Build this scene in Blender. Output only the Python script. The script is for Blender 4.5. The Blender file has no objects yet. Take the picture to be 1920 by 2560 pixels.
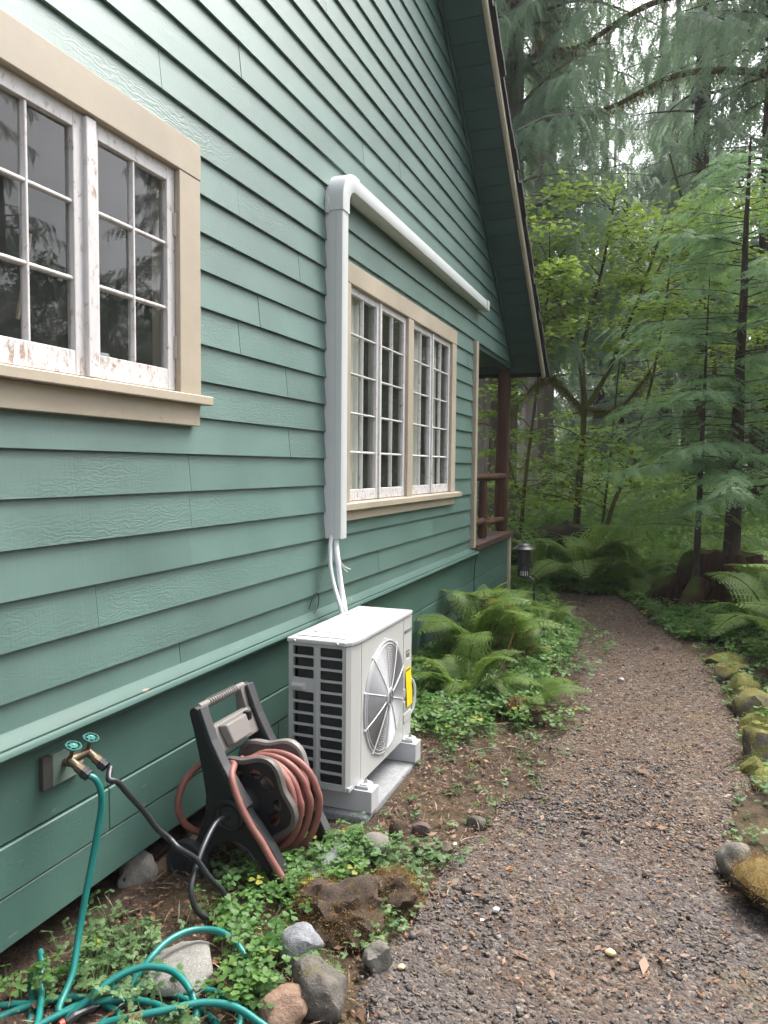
import bpy, bmesh, math, random
import numpy as np
from mathutils import Vector, Matrix, Euler, noise

random.seed(7)
RNG = np.random.default_rng(7)
PI = math.pi
R = math.radians
scene = bpy.context.scene
COL = scene.collection

# ------------------------------------------------------------------ camera
CAM = Vector((1.75, 0.0, 1.55))
cd = bpy.data.cameras.new('camera')
cam = bpy.data.objects.new('camera', cd)
COL.objects.link(cam)
yaw, pitch, roll = R(20.289), R(3.352), R(0.5256)
fw = Vector((-math.sin(yaw)*math.cos(pitch), math.cos(yaw)*math.cos(pitch), -math.sin(pitch)))
r0 = Vector((math.cos(yaw), math.sin(yaw), 0)); u0 = r0.cross(fw)
rt = math.cos(roll)*r0 + math.sin(roll)*u0
up = -math.sin(roll)*r0 + math.cos(roll)*u0
cam.matrix_world = Matrix(((rt.x, up.x, -fw.x, CAM.x), (rt.y, up.y, -fw.y, CAM.y), (rt.z, up.z, -fw.z, CAM.z), (0, 0, 0, 1)))
cd.sensor_fit = 'VERTICAL'; cd.sensor_height = 24.0; cd.lens = 18.0
cd.clip_start = 0.02; cd.clip_end = 500.0
scene.camera = cam

# ------------------------------------------------------------------ sky, sun, exposure
SUN_EL, SUN_AZ = R(58), R(66)          # azimuth measured from +x towards +y
w = bpy.data.worlds.new('World'); scene.world = w; w.use_nodes = True
nt = w.node_tree
bg = nt.nodes['Background']
sky = nt.nodes.new('ShaderNodeTexSky'); sky.sky_type = 'NISHITA'; sky.sun_disc = False
sky.sun_elevation = SUN_EL; sky.sun_rotation = R(90) - SUN_AZ
sky.air_density = 1.0; sky.dust_density = 6.0; sky.ozone_density = 1.0; sky.altitude = 100
hs = nt.nodes.new('ShaderNodeHueSaturation'); hs.inputs['Saturation'].default_value = 0.35
nt.links.new(sky.outputs[0], hs.inputs['Color']); nt.links.new(hs.outputs[0], bg.inputs['Color'])
bg.inputs['Strength'].default_value = 0.15
sd = bpy.data.lights.new('sun', 'SUN'); sd.energy = 1.25; sd.angle = R(35); sd.color = (1.0, 0.97, 0.92)
so = bpy.data.objects.new('sun', sd); COL.objects.link(so)
sdir = Vector((math.cos(SUN_EL)*math.cos(SUN_AZ), math.cos(SUN_EL)*math.sin(SUN_AZ), math.sin(SUN_EL)))
so.rotation_euler = sdir.to_track_quat('Z', 'Y').to_euler(); so.location = (6, 8, 20)
vs = scene.view_settings
vs.view_transform = 'Standard'; vs.look = 'None'; vs.gamma = 1.0; vs.use_curve_mapping = False
vs.exposure = 2.15
scene.render.engine = 'CYCLES'
scene.cycles.max_bounces = 12; scene.cycles.diffuse_bounces = 7; scene.cycles.transparent_max_bounces = 12
scene.cycles.use_denoising = True

# ------------------------------------------------------------------ node helpers
class NB:
    """small helper for writing node trees"""
    def __init__(s, name):
        s.m = bpy.data.materials.new(name); s.m.use_nodes = True
        s.t = s.m.node_tree; s.t.nodes.clear()
        s.out = s.n('ShaderNodeOutputMaterial')
    def n(s, typ, **kw):
        nd = s.t.nodes.new(typ)
        for k, v in kw.items(): setattr(nd, k, v)
        return nd
    def set(s, sock, v):
        if isinstance(v, bpy.types.NodeSocket): s.t.links.new(v, sock)
        else: sock.default_value = v
    def coord(s, kind='Object'):
        return s.n('ShaderNodeTexCoord').outputs[kind]
    def mapping(s, vec, scale=(1, 1, 1), loc=None, rot=None):
        m = s.n('ShaderNodeMapping'); s.set(m.inputs['Vector'], vec); m.inputs['Scale'].default_value = scale
        if loc is not None: s.set(m.inputs['Location'], loc)
        if rot is not None: m.inputs['Rotation'].default_value = rot
        return m.outputs[0]
    def noise(s, vec, scale=5, detail=4, rough=.55, dist=0.0):
        n = s.n('ShaderNodeTexNoise'); s.set(n.inputs['Vector'], vec)
        n.inputs['Scale'].default_value = scale; n.inputs['Detail'].default_value = detail
        n.inputs['Roughness'].default_value = rough; n.inputs['Distortion'].default_value = dist
        return n.outputs['Fac']
    def vor(s, vec, scale=5, feature='F1', out='Distance', rand=1.0):
        n = s.n('ShaderNodeTexVoronoi', feature=feature); s.set(n.inputs['Vector'], vec)
        n.inputs['Scale'].default_value = scale; n.inputs['Randomness'].default_value = rand
        return n.outputs[out]
    def wave(s, vec, scale=5, dist=3, detail=2, dscale=1.0, direction='Z'):
        n = s.n('ShaderNodeTexWave', wave_type='BANDS', bands_direction=direction)
        s.set(n.inputs['Vector'], vec); n.inputs['Scale'].default_value = scale
        n.inputs['Distortion'].default_value = dist; n.inputs['Detail'].default_value = detail
        n.inputs['Detail Scale'].default_value = dscale
        return n.outputs['Fac']
    def ramp(s, fac, stops):
        r = s.n('ShaderNodeValToRGB'); s.set(r.inputs[0], fac)
        e = r.color_ramp.elements
        while len(e) < len(stops): e.new(.5)
        for el, (p, c) in zip(e, stops):
            el.position = p; el.color = (c, c, c, 1) if isinstance(c, (int, float)) else (*c, 1)
        return r.outputs[0]
    def mix(s, fac, a, b, blend='MIX'):
        m = s.n('ShaderNodeMix', data_type='RGBA', blend_type=blend)
        s.set(m.inputs[0], fac)
        for i, v in ((6, a), (7, b)):
            s.set(m.inputs[i], (*v, 1) if isinstance(v, (tuple, list)) and len(v) == 3 else v)
        return m.outputs[2]
    def math(s, op, a, b=0.5, c=None):
        m = s.n('ShaderNodeMath', operation=op); s.set(m.inputs[0], a); s.set(m.inputs[1], b)
        if c is not None: s.set(m.inputs[2], c)
        return m.outputs[0]
    def bump(s, h, strength=.3, dist=.01, normal=None):
        b = s.n('ShaderNodeBump'); s.set(b.inputs['Height'], h)
        b.inputs['Strength'].default_value = strength; b.inputs['Distance'].default_value = dist
        if normal is not None: s.set(b.inputs['Normal'], normal)
        return b.outputs[0]
    def principled(s, color, rough=.6, spec=.5, metal=0.0, normal=None, **kw):
        p = s.n('ShaderNodeBsdfPrincipled')
        s.set(p.inputs['Base Color'], (*color, 1) if isinstance(color, (tuple, list)) and len(color) == 3 else color)
        s.set(p.inputs['Roughness'], rough); s.set(p.inputs['Specular IOR Level'], spec); p.inputs['Metallic'].default_value = metal
        if normal is not None: s.set(p.inputs['Normal'], normal)
        for k, v in kw.items(): s.set(p.inputs[k], v)
        return p.outputs[0]
    def rnd(s): return s.n('ShaderNodeObjectInfo').outputs['Random']
    def attr(s, name='rnd'): return s.n('ShaderNodeAttribute', attribute_name=name).outputs['Fac']
    def nz(s):
        g = s.n('ShaderNodeNewGeometry'); x = s.n('ShaderNodeSeparateXYZ'); s.set(x.inputs[0], g.outputs['Normal']); return x.outputs[2]
    def sep(s, vec, i):
        x = s.n('ShaderNodeSeparateXYZ'); s.set(x.inputs[0], vec); return x.outputs[i]
    def done(s, shader):
        s.t.links.new(shader, s.out.inputs[0]); return s.m

def c_scale(c, k): return tuple(min(1, v*k) for v in c)

def m_plain(name, color, rough=.5, spec=.5, metal=0.0, var=.12, scale=8, bump=.0, bscale=60):
    b = NB(name); co = b.coord()
    col = b.mix(b.noise(co, scale, 4), c_scale(color, 1-var), c_scale(color, 1+var))
    rr = b.math('MULTIPLY_ADD', b.noise(co, scale*2.3, 3), .2, rough-.1)
    nrm = b.bump(b.noise(co, bscale, 5), bump, .004) if bump else None
    return b.done(b.principled(col, rr, spec, metal, nrm))

def m_paint_wood(name, color, rough=.42, dark=.5, peel=0.0, grain=.35, saw=.5, sheen=.5, gw=.8):
    """painted rough-sawn board: cathedral grain relief, saw ripple, stains, cracks on some boards"""
    b = NB(name); co = b.coord(); rnd = b.rnd()
    off = b.n('ShaderNodeCombineXYZ'); b.set(off.inputs[0], b.math('MULTIPLY', rnd, 17.3)); b.set(off.inputs[1], b.math('MULTIPLY', rnd, 71.7)); b.set(off.inputs[2], b.math('MULTIPLY', rnd, 9.1))
    v = b.mapping(co, (1, 1, 1), loc=off.outputs[0])
    gv = b.mapping(v, (1, .42, 1))
    g1 = b.wave(gv, 19, 16, 3.5, 1.7)
    g2 = b.noise(b.mapping(v, (8, 3, 60)), 1.5, 4)
    sawm = b.noise(b.mapping(v, (5, 130, 7)), 1, 2)
    mask = b.ramp(b.noise(b.mapping(v, (1, .5, 2)), 1.6, 3), [(.46, 0), (.68, 1)])
    h = b.math('MULTIPLY', g1, b.math('MULTIPLY', mask, gw))
    h = b.math('ADD', h, b.math('MULTIPLY', g2, .35))
    h = b.math('ADD', h, b.math('MULTIPLY', sawm, saw))
    blot = b.noise(v, 2.2, 6, .6)
    fine = b.noise(b.mapping(v, (30, 12, 60)), 2.5, 4)
    tone = b.math('MULTIPLY_ADD', rnd, .17, .88)
    col = b.mix(b.ramp(blot, [(.3, 0), (.7, 1)]), c_scale(color, .84), c_scale(color, 1.13))
    col = b.mix(b.math('MULTIPLY', fine, .35), col, c_scale(color, .72))
    ton = b.n('ShaderNodeCombineXYZ')
    for i in range(3): b.set(ton.inputs[i], tone)
    col = b.mix(1.0, col, ton.outputs[0], 'MULTIPLY')
    # weathered cracking on a few of the boards
    crk = b.noise(b.mapping(v, (20, 9, 34)), 3.2, 5, .7, 1.2)
    pick = b.ramp(b.noise(b.mapping(v, (1, .55, 1.5)), 1.15, 2), [(.56, 0), (.68, 1)])
    crm = b.math('MULTIPLY', b.ramp(crk, [(.60, 0), (.66, 1)]), pick)
    col = b.mix(b.math('MULTIPLY', crm, .55), col, c_scale(color, .30))
    if peel:
        pl = b.math('MULTIPLY', b.ramp(b.noise(b.mapping(v, (10, 4, 14)), 2.5, 6, .65), [(.66, 0), (.70, 1)]), peel)
        col = b.mix(pl, col, (.34, .27, .2))
    h = b.math('SUBTRACT', h, b.math('MULTIPLY', crm, 1.0))
    nrm = b.bump(h, grain, .006)
    rr = b.math('MULTIPLY_ADD', blot, .22, rough-.1)
    return b.done(b.principled(col, rr, sheen, 0, nrm))

def m_peeling(name, lo=.52, hi=.60):
    b = NB(name); co = b.coord()
    v = b.mapping(co, (13, 13, 8)); n1 = b.noise(v, 3.0, 7, .68, .6)
    pl = b.ramp(n1, [(lo, 0), (hi, 1)])
    dirt = b.noise(b.mapping(co, (20, 20, 6)), 2, 5)
    white = b.mix(dirt, (.47, .455, .45), (.66, .645, .65))
    wood = b.mix(b.noise(b.mapping(co, (60, 60, 9)), 2, 4), (.24, .145, .11), (.40, .27, .21))
    col = b.mix(pl, white, wood)
    return b.done(b.principled(col, .55, .4, 0, b.bump(b.math('SUBTRACT', 1.0, pl), .35, .003)))

def m_leaf(name, dark, light, trans=.35, rough=.5, spec=.35, yellow=None):
    b = NB(name); a = b.attr('rnd'); co = b.coord()
    mixf = b.math('ADD', b.math('MULTIPLY', a, .75), b.math('MULTIPLY', b.noise(co, .9, 3), .35))
    col = b.mix(b.ramp(mixf, [(.15, 0), (.9, 1)]), dark, light)
    if yellow:
        col = b.mix(b.ramp(a, [(.93, 0), (.96, 1)]), col, yellow)
    p = b.principled(col, rough, spec)
    t = b.n('ShaderNodeBsdfTranslucent'); b.set(t.inputs[0], b.mix(.5, col, c_scale(light, 1.5)))
    mx = b.n('ShaderNodeMixShader'); mx.inputs[0].default_value = trans
    b.t.links.new(p, mx.inputs[1]); b.t.links.new(t.outputs[0], mx.inputs[2])
    return b.done(mx.outputs[0])

def m_bark(name, c1, c2, zs=1.2, moss=0.0, mosscol=(.10, .12, .025)):
    b = NB(name); co = b.coord()
    f = b.noise(b.mapping(co, (9, 9, zs)), 1.6, 7, .65, .8)
    big = b.noise(co, 1.3, 3)
    col = b.mix(b.ramp(f, [(.32, 0), (.68, 1)]), c1, c2)
    col = b.mix(b.math('MULTIPLY', big, .5), col, c_scale(c1, 1.3))
    if moss:
        mm = b.ramp(b.math('ADD', b.noise(co, 2.4, 5), b.math('MULTIPLY', b.nz(), .18)), [(.62-moss*.3, 0), (.72-moss*.3, 1)])
        col = b.mix(mm, col, mosscol)
    return b.done(b.principled(col, .9, .15, 0, b.bump(f, .9, .03)))

def m_rock(name, c1, c2, moss=0.0, mosscol=(.16, .14, .03), moss2=(.22, .12, .035), scale=1.0, speck=.0):
    b = NB(name); co = b.coord(); rnd = b.rnd()
    off = b.n('ShaderNodeCombineXYZ')
    for i, k in enumerate((13.1, 7.7, 29.3)): b.set(off.inputs[i], b.math('MULTIPLY', rnd, k))
    v = b.mapping(co, (1, 1, 1), loc=off.outputs[0])
    n1 = b.noise(v, 26*scale, 9, .7); n2 = b.noise(v, 120*scale, 5, .65)
    col = b.mix(b.ramp(n1, [(.3, 0), (.7, 1)]), c1, c2)
    col = b.mix(b.math('MULTIPLY', n2, .4), col, c_scale(c1, .6))
    if speck: col = b.mix(b.math('MULTIPLY', b.ramp(b.noise(v, 220*scale, 2), [(.62, 0), (.68, 1)]), speck), col, (.55, .55, .55))
    if moss:
        mm = b.ramp(b.math('ADD', b.noise(v, 18, 8, .7), b.math('MULTIPLY', b.nz(), .22)), [(.82-moss*.45, 0), (.94-moss*.45, 1)])
        mc = b.mix(b.ramp(b.noise(v, 60, 6, .7), [(.35, 0), (.65, 1)]), mosscol, moss2)
        col = b.mix(mm, col, mc)
    return b.done(b.principled(col, .85, .3, 0, b.bump(b.math('ADD', n1, b.math('MULTIPLY', n2, .6)), .6, .012)))

# ------------------------------------------------------------------ mesh helpers
ORG = {}
def link(o, parent=None):
    COL.objects.link(o)
    if parent is not None: o.parent = parent
    return o

def tag(o, label=None, cat=None, group=None, kind=None):
    if label: o['label'] = label
    if cat: o['category'] = cat
    if group: o['group'] = group
    if kind: o['kind'] = kind
    return o

def thing(name, label, cat, loc=(0, 0, 0), group=None):
    o = bpy.data.objects.new(name, None); o.empty_display_size = .1
    COL.objects.link(o); o.location = loc; ORG[o.name] = Vector(loc)
    return tag(o, label, cat, group)

class MB:
    """collects shapes in world coordinates; build() links them as ONE mesh object"""
    def __init__(s): s.v = []; s.f = []; s.mi = []
    def add(s, vs, fs, mi=0):
        n = len(s.v); s.v.extend([tuple(p) for p in vs]); s.f.extend([[i+n for i in f] for f in fs]); s.mi.extend([mi]*len(fs)); return s
    def box(s, x0, x1, y0, y1, z0, z1, mi=0):
        v = [(x0, y0, z0), (x1, y0, z0), (x1, y1, z0), (x0, y1, z0), (x0, y0, z1), (x1, y0, z1), (x1, y1, z1), (x0, y1, z1)]
        return s.add(v, [(3, 2, 1, 0), (4, 5, 6, 7), (0, 1, 5, 4), (1, 2, 6, 5), (2, 3, 7, 6), (3, 0, 4, 7)], mi)
    def hexa(s, v, mi=0):   # eight corners, bottom ring then top ring
        return s.add(v, [(3, 2, 1, 0), (4, 5, 6, 7), (0, 1, 5, 4), (1, 2, 6, 5), (2, 3, 7, 6), (3, 0, 4, 7)], mi)
    def prism(s, poly, a0, a1, axis='y', mi=0):
        """extrude a 2-D outline along an axis; outline in the other two axes in order (x,z) / (x,y) / (y,z)"""
        def p3(p, a):
            return (p[0], a, p[1]) if axis == 'y' else ((p[0], p[1], a) if axis == 'z' else (a, p[0], p[1]))
        n = len(poly)
        v = [p3(p, a0) for p in poly]+[p3(p, a1) for p in poly]
        f = [tuple(range(n))[::-1], tuple(range(n, 2*n))]+[(i, (i+1) % n, n+(i+1) % n, n+i) for i in range(n)]
        return s.add(v, f, mi)
    def tube(s, pts, rad, seg=10, mi=0, caps=True):
        pts = [Vector(p) for p in pts]; n = len(pts)
        rads = rad if isinstance(rad, (list, tuple, np.ndarray)) else [rad]*n
        t0 = (pts[1]-pts[0]).normalized()
        nv = t0.orthogonal().normalized()
        vs = []
        for i, p in enumerate(pts):
            t = (pts[min(i+1, n-1)]-pts[max(i-1, 0)]).normalized()
            nv = (nv-t*nv.dot(t)).normalized(); bn = t.cross(nv)
            for k in range(seg):
                a = 2*PI*k/seg; vs.append(p+(nv*math.cos(a)+bn*math.sin(a))*rads[i])
        fs = [(i*seg+k, i*seg+(k+1) % seg, (i+1)*seg+(k+1) % seg, (i+1)*seg+k) for i in range(n-1) for k in range(seg)]
        if caps: fs += [tuple(range(seg))[::-1], tuple(range((n-1)*seg, n*seg))]
        return s.add(vs, fs, mi)
    def lathe(s, prof, c, axis=(0, 0, 1), seg=24, mi=0):
        ax = Vector(axis).normalized(); nx = ax.orthogonal().normalized(); ny = ax.cross(nx); c = Vector(c)
        vs = []
        for r, h in prof:
            for k in range(seg):
                a = 2*PI*k/seg; vs.append(c+ax*h+(nx*math.cos(a)+ny*math.sin(a))*r)
        n = len(prof)
        fs = [(i*seg+k, i*seg+(k+1) % seg, (i+1)*seg+(k+1) % seg, (i+1)*seg+k) for i in range(n-1) for k in range(seg)]
        fs += [tuple(range(seg))[::-1], tuple(range((n-1)*seg, n*seg))]
        return s.add(vs, fs, mi)
    def torus(s, c, axis, R_, r, seg=40, ts=6, mi=0, squash=1):
        ax = Vector(axis).normalized(); nx = ax.orthogonal().normalized(); ny = ax.cross(nx); c = Vector(c)
        vs = []
        for i in range(seg):
            a = 2*PI*i/seg; d = nx*math.cos(a)+ny*math.sin(a)
            for k in range(ts):
                b = 2*PI*k/ts; vs.append(c+d*(R_+r*math.cos(b))+ax*(r*math.sin(b)*squash))
        fs = [(i*ts+k, ((i+1) % seg)*ts+k, ((i+1) % seg)*ts+(k+1) % ts, i*ts+(k+1) % ts) for i in range(seg) for k in range(ts)]
        return s.add(vs, fs, mi)
    def build(s, name, mat, parent=None, smooth=False, bevel=0, seg=2, origin=None):
        me = bpy.data.meshes.new(name)
        org = ORG.get(parent.name, Vector()) if parent is not None else (Vector(origin) if origin else Vector())
        me.from_pydata([tuple(Vector(p)-org) for p in s.v], [], s.f)
        for m in (mat if isinstance(mat, (list, tuple)) else [mat]): me.materials.append(m)
        if len(me.materials) > 1: me.polygons.foreach_set('material_index', s.mi)
        bm = bmesh.new(); bm.from_mesh(me); bmesh.ops.recalc_face_normals(bm, faces=bm.faces)
        if bevel:
            es = [e for e in bm.edges if len(e.link_faces) == 2 and e.calc_face_angle(0) > R(28)]
            bmesh.ops.bevel(bm, geom=es, offset=bevel, segments=seg, affect='EDGES', profile=.5, clamp_overlap=True)
        bm.to_mesh(me); bm.free()
        if smooth:
            me.polygons.foreach_set('use_smooth', [True]*len(me.polygons))
            me.set_sharp_from_angle(angle=R(40))
        o = bpy.data.objects.new(name, me)
        ORG[o.name] = org
        if parent is None and origin: o.location = origin
        return link(o, parent)

def spline(pts, n=8, closed=False):
    P = [Vector(p) for p in pts]; out = []
    m = len(P)
    for i in range(m if closed else m-1):
        if closed: a, b, c, d = P[(i-1) % m], P[i], P[(i+1) % m], P[(i+2) % m]
        else: a, b, c, d = P[max(i-1, 0)], P[i], P[i+1], P[min(i+2, m-1)]
        for k in range(n):
            t = k/n
            out.append(.5*((2*b)+(c-a)*t+(2*a-5*b+4*c-d)*t*t+(3*b-a-3*c+d)*t**3))
    if not closed: out.append(P[-1])
    return out

def np_obj(name, V, F, mat, parent=None, attr=None, smooth=False, org=None):
    """mesh object from numpy arrays (all faces with the same corner count)"""
    V = np.asarray(V, dtype=np.float32); F = np.asarray(F, dtype=np.int32)
    o_ = ORG.get(parent.name, Vector()) if parent is not None else Vector(org or (0, 0, 0))
    V = V-np.array(o_, dtype=np.float32)
    me = bpy.data.meshes.new(name); k = F.shape[1]
    me.vertices.add(len(V)); me.vertices.foreach_set('co', V.ravel())
    me.loops.add(F.size); me.loops.foreach_set('vertex_index', F.ravel())
    me.polygons.add(len(F)); me.polygons.foreach_set('loop_start', np.arange(0, F.size, k, dtype=np.int32))
    try: me.polygons.foreach_set('loop_total', np.full(len(F), k, dtype=np.int32))
    except Exception: pass
    if attr is not None:
        a = me.attributes.new('rnd', 'FLOAT', 'POINT'); a.data.foreach_set('value', np.asarray(attr, dtype=np.float32))
    me.materials.append(mat)
    me.update(calc_edges=True); me.validate()
    if smooth: me.polygons.foreach_set('use_smooth', [True]*len(me.polygons))
    o = bpy.data.objects.new(name, me); ORG[o.name] = Vector(o_)
    if parent is None and org: o.location = org
    return link(o, parent)

def bake(TV, TF, M3, T):
    """stamp a template (verts TV, faces TF) with n 3x3 matrices and n translations"""
    n = len(T)
    V = np.einsum('nij,vj->nvi', M3, TV)+T[:, None, :]
    F = TF[None]+(np.arange(n)*len(TV))[:, None, None]
    return V.reshape(-1, 3), F.reshape(-1, TF.shape[1])

def norm(a): return a/np.maximum(np.linalg.norm(a, axis=-1, keepdims=True), 1e-9)
def frames(d, upv):
    """columns: x=d, y=side, z=normal"""
    d = norm(d); y = norm(np.cross(upv, d)); z = np.cross(d, y)
    return np.stack([d, y, z], axis=-1)

# ------------------------------------------------------------------ ground heights
def gz(x, y):
    h = 0.0
    h += .012*noise.noise(Vector((x*2.1, y*2.1, .3)))+.02*noise.noise(Vector((x*.7, y*.7, 3.1)))
    e = max(0, min(1, (1.15-x)/.5))*max(0, min(1, (y-1.0)/.6))
    h += .03*e*max(0, min(1, (8.0-y)/1.5))
    r = max(0, min(1, (x-2.25)/1.2)); h += .14*r*r*(3-2*r)
    fy = max(0, min(1, (y-9)/9)); h += .30*fy
    if y > 24: h += (y-24)*.02
    return h

def path_l(y):
    return (.93 if y < 2.6 else .93+.22*min(1, (y-2.6)/1.2) if y < 5.6 else 1.15-.06*(y-5.6) if y < 6.8 else 1.078-.24*(y-6.8))
def path_r(y):
    return (2.55 if y < 2.85 else 2.55-.55*min(1, (y-2.85)/.15) if y < 3 else 2.0+.2*min(1, (y-3)/1.3) if y < 5.5 else 2.2-.10*(y-5.5) if y < 6.6 else 2.09-.27*(y-6.6))

# ================================================================== MATERIALS
GREEN = (.094, .172, .150)
mt_clap = m_paint_wood('green_siding_paint', GREEN, .47, saw=.45, grain=.19, gw=.6, sheen=1.0)
mt_skirt = m_paint_wood('green_skirt_paint', (.068, .138, .115), .45, saw=.3, grain=.16, peel=.35, gw=.25)
mt_belt = m_paint_wood('green_belt_paint', (.060, .122, .104), .5, saw=.05, grain=.10, peel=.6, gw=.1, sheen=.3)
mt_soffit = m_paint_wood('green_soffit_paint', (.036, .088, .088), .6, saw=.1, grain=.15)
mt_trim = m_paint_wood('beige_trim_paint', (.44, .375, .29), .5, gw=.1, saw=.12, grain=.08, peel=.0)
mt_sash = m_peeling('white_sash_paint', .57, .68)
mt_rail = m_peeling('peeling_bottom_rail', .53, .64)
mt_log = m_bark('stained_log', (.050, .028, .018), (.135, .072, .046), .5)
mt_ledge = m_plain('brown_ledge_paint', (.062, .028, .024), .55, bump=.25)
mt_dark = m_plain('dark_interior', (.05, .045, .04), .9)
mt_room = m_plain('room_wall', (.16, .13, .10), .9)
mt_shingle = m_plain('dark_shingle', (.022, .022, .024), .95, var=.4, scale=30, bump=.6)
mt_white_pl = m_plain('white_plastic', (.72, .73, .74), .32, var=.03)
mt_brass = m_plain('weathered_brass', (.15, .115, .078), .45, metal=.7, var=.35, scale=60, bump=.3)
mt_black = m_plain('black_rubber', (.018, .019, .021), .45, var=.3, scale=40, bump=.1)
mt_steel = m_plain('galvanised_steel', (.55, .56, .57), .35, metal=.9)

def m_glass():
    b = NB('old_window_glass'); co = b.coord()
    nrm = b.bump(b.noise(co, 2.2, 1), .03, .02)
    fr = b.n('ShaderNodeFresnel'); fr.inputs['IOR'].default_value = 1.5; b.set(fr.inputs['Normal'], nrm)
    tr = b.n('ShaderNodeBsdfTransparent'); tr.inputs[0].default_value = (.86, .88, .87, 1)
    gl = b.n('ShaderNodeBsdfGlossy'); gl.inputs['Roughness'].default_value = .008; b.set(gl.inputs['Normal'], nrm)
    df = b.n('ShaderNodeBsdfDiffuse'); df.inputs[0].default_value = (.42, .42, .42, 1)
    m0 = b.n('ShaderNodeMixShader'); b.set(m0.inputs[0], b.math('MULTIPLY', b.ramp(b.noise(b.mapping(co, (3, 3, 2)), 3, 6, .7), [(.35, .15), (.8, 1)]), .05))
    b.t.links.new(tr.outputs[0], m0.inputs[1]); b.t.links.new(df.outputs[0], m0.inputs[2])
    m1 = b.n('ShaderNodeMixShader'); b.set(m1.inputs[0], b.math('MULTIPLY', fr.outputs[0], b.math('SUBTRACT', 1.0, b.n('ShaderNodeNewGeometry').outputs['Backfacing'])))
    b.t.links.new(m0.outputs[0], m1.inputs[1]); b.t.links.new(gl.outputs[0], m1.inputs[2])
    return b.done(m1.outputs[0])
mt_glass = m_glass()

def m_soil():
    b = NB('forest_soil'); co = b.coord()
    n1 = b.noise(co, 1.3, 7, .65); n2 = b.noise(co, 14, 6, .7); n3 = b.noise(co, 70, 4, .7)
    col = b.mix(b.ramp(n2, [(.3, 0), (.7, 1)]), (.026, .018, .013), (.088, .060, .043))
    col = b.mix(b.math('MULTIPLY', b.ramp(n1, [(.5, 0), (.62, 1)]), .6), col, (.10, .075, .035))
    col = b.mix(b.math('MULTIPLY', b.ramp(n3, [(.6, 0), (.7, 1)]), .5), col, (.20, .15, .10))
    return b.done(b.principled(col, .95, .2, 0, b.bump(b.math('ADD', n2, n3), .8, .02)))
mt_soil = m_soil()

def m_path():
    b = NB('gravel_path_dirt'); co = b.coord()
    n1 = b.noise(co, 1.6, 5, .6); n2 = b.noise(co, 20, 6, .7)
    vc = b.vor(co, 75, 'F1', 'Color'); vd = b.vor(co, 75)
    sx = b.n('ShaderNodeSeparateXYZ'); b.set(sx.inputs[0], vc); rv = sx.outputs[0]
    chips = b.ramp(rv, [(0, (.030, .022, .018)), (.35, (.070, .053, .044)), (.6, (.096, .078, .068)), (.8, (.120, .092, .070)), (.93, (.17, .135, .10)), (1, (.24, .19, .145))])
    dirt = b.mix(n2, (.045, .030, .023), (.120, .083, .061))
    col = b.mix(b.ramp(b.noise(co, 26, 3), [(.38, 0), (.58, 1)]), dirt, chips)
    y = b.n('ShaderNodeSeparateXYZ'); b.set(y.inputs[0], co)
    grey = b.ramp(b.math('ADD', n1, b.math('MULTIPLY_ADD', y.outputs[1], -.12, .36)), [(.40, 0), (.62, 1)])
    col = b.mix(b.math('MULTIPLY', grey, .5), col, b.mix(rv, (.045, .043, .045), (.115, .11, .115)))
    mossy = b.ramp(b.noise(co, 2.8, 5, .65), [(.56, 0), (.70, 1)])
    col = b.mix(b.math('MULTIPLY', mossy, .4), col, (.12, .095, .035))
    h = b.math('ADD', b.math('MULTIPLY', vd, -1.0), n2)
    return b.done(b.principled(col, .92, .25, 0, b.bump(h, .8, .012)))
mt_path = m_path()

# ================================================================== GROUND, PATH
def axis(*segs):
    out = []
    for a, b, st in segs: out += list(np.arange(a, b-1e-6, st))
    return out+[segs[-1][1]]
gx = axis((-70, -14, 7), (-14, -2, 1.0), (-2, 0, .2), (0, 2.9, .035), (2.9, 6, .25), (6, 16, 1), (16, 70, 6))
gy = axis((-40, -4, 4), (-4, 1, .5), (1, 5.2, .035), (5.2, 10.5, .09), (10.5, 26, .6), (26, 120, 6))
nx_, ny_ = len(gx), len(gy)
V = np.zeros((ny_, nx_, 3), dtype=np.float32)
for j, y in enumerate(gy):
    near = .8 < y < 10.6
    for i, x in enumerate(gx):
        z = gz(x, y)
        if near and -.3 < x < 3:
            z += .012*noise.noise(Vector((x*9, y*9, 1)))+.006*noise.noise(Vector((x*24, y*24, 5)))
        V[j, i] = (x, y, z)
idx = np.arange(nx_*ny_).reshape(ny_, nx_)
F = np.stack([idx[:-1, :-1], idx[:-1, 1:], idx[1:, 1:], idx[1:, :-1]], -1).reshape(-1, 4)
g = np_obj('ground', V.reshape(-1, 3), F, mt_soil, smooth=True); tag(g, 'dark brown forest soil around the cabin', kind='structure')

pv, pf, vid = [], [], {}
st = .04
def pvert(i, j):
    if (i, j) not in vid:
        x, y = i*st, j*st
        z = gz(x, y)+.016+.010*noise.noise(Vector((x*9, y*9, 1)))+.005*noise.noise(Vector((x*26, y*26, 5)))
        vid[(i, j)] = len(pv); pv.append((x, y, z))
    return vid[(i, j)]
def on_path(x, y, nz=.10):
    if y > 9.5+.15*noise.noise(Vector((x*3, 0, 9))): return False
    k = nz*noise.noise(Vector((x*4, y*4, 7)))+.5*nz*noise.noise(Vector((x*13, y*13, 2)))
    return path_l(y)+k < x < path_r(y)+k
for j in range(int(.6/st), int(9.8/st)):
    for i in range(0, int(2.9/st)):
        if on_path((i+.5)*st, (j+.5)*st):
            pf.append((pvert(i, j), pvert(i+1, j), pvert(i+1, j+1), pvert(i, j+1)))
cnt = {}
for f in pf:
    for a in f: cnt[a] = cnt.get(a, 0)+1
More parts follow.
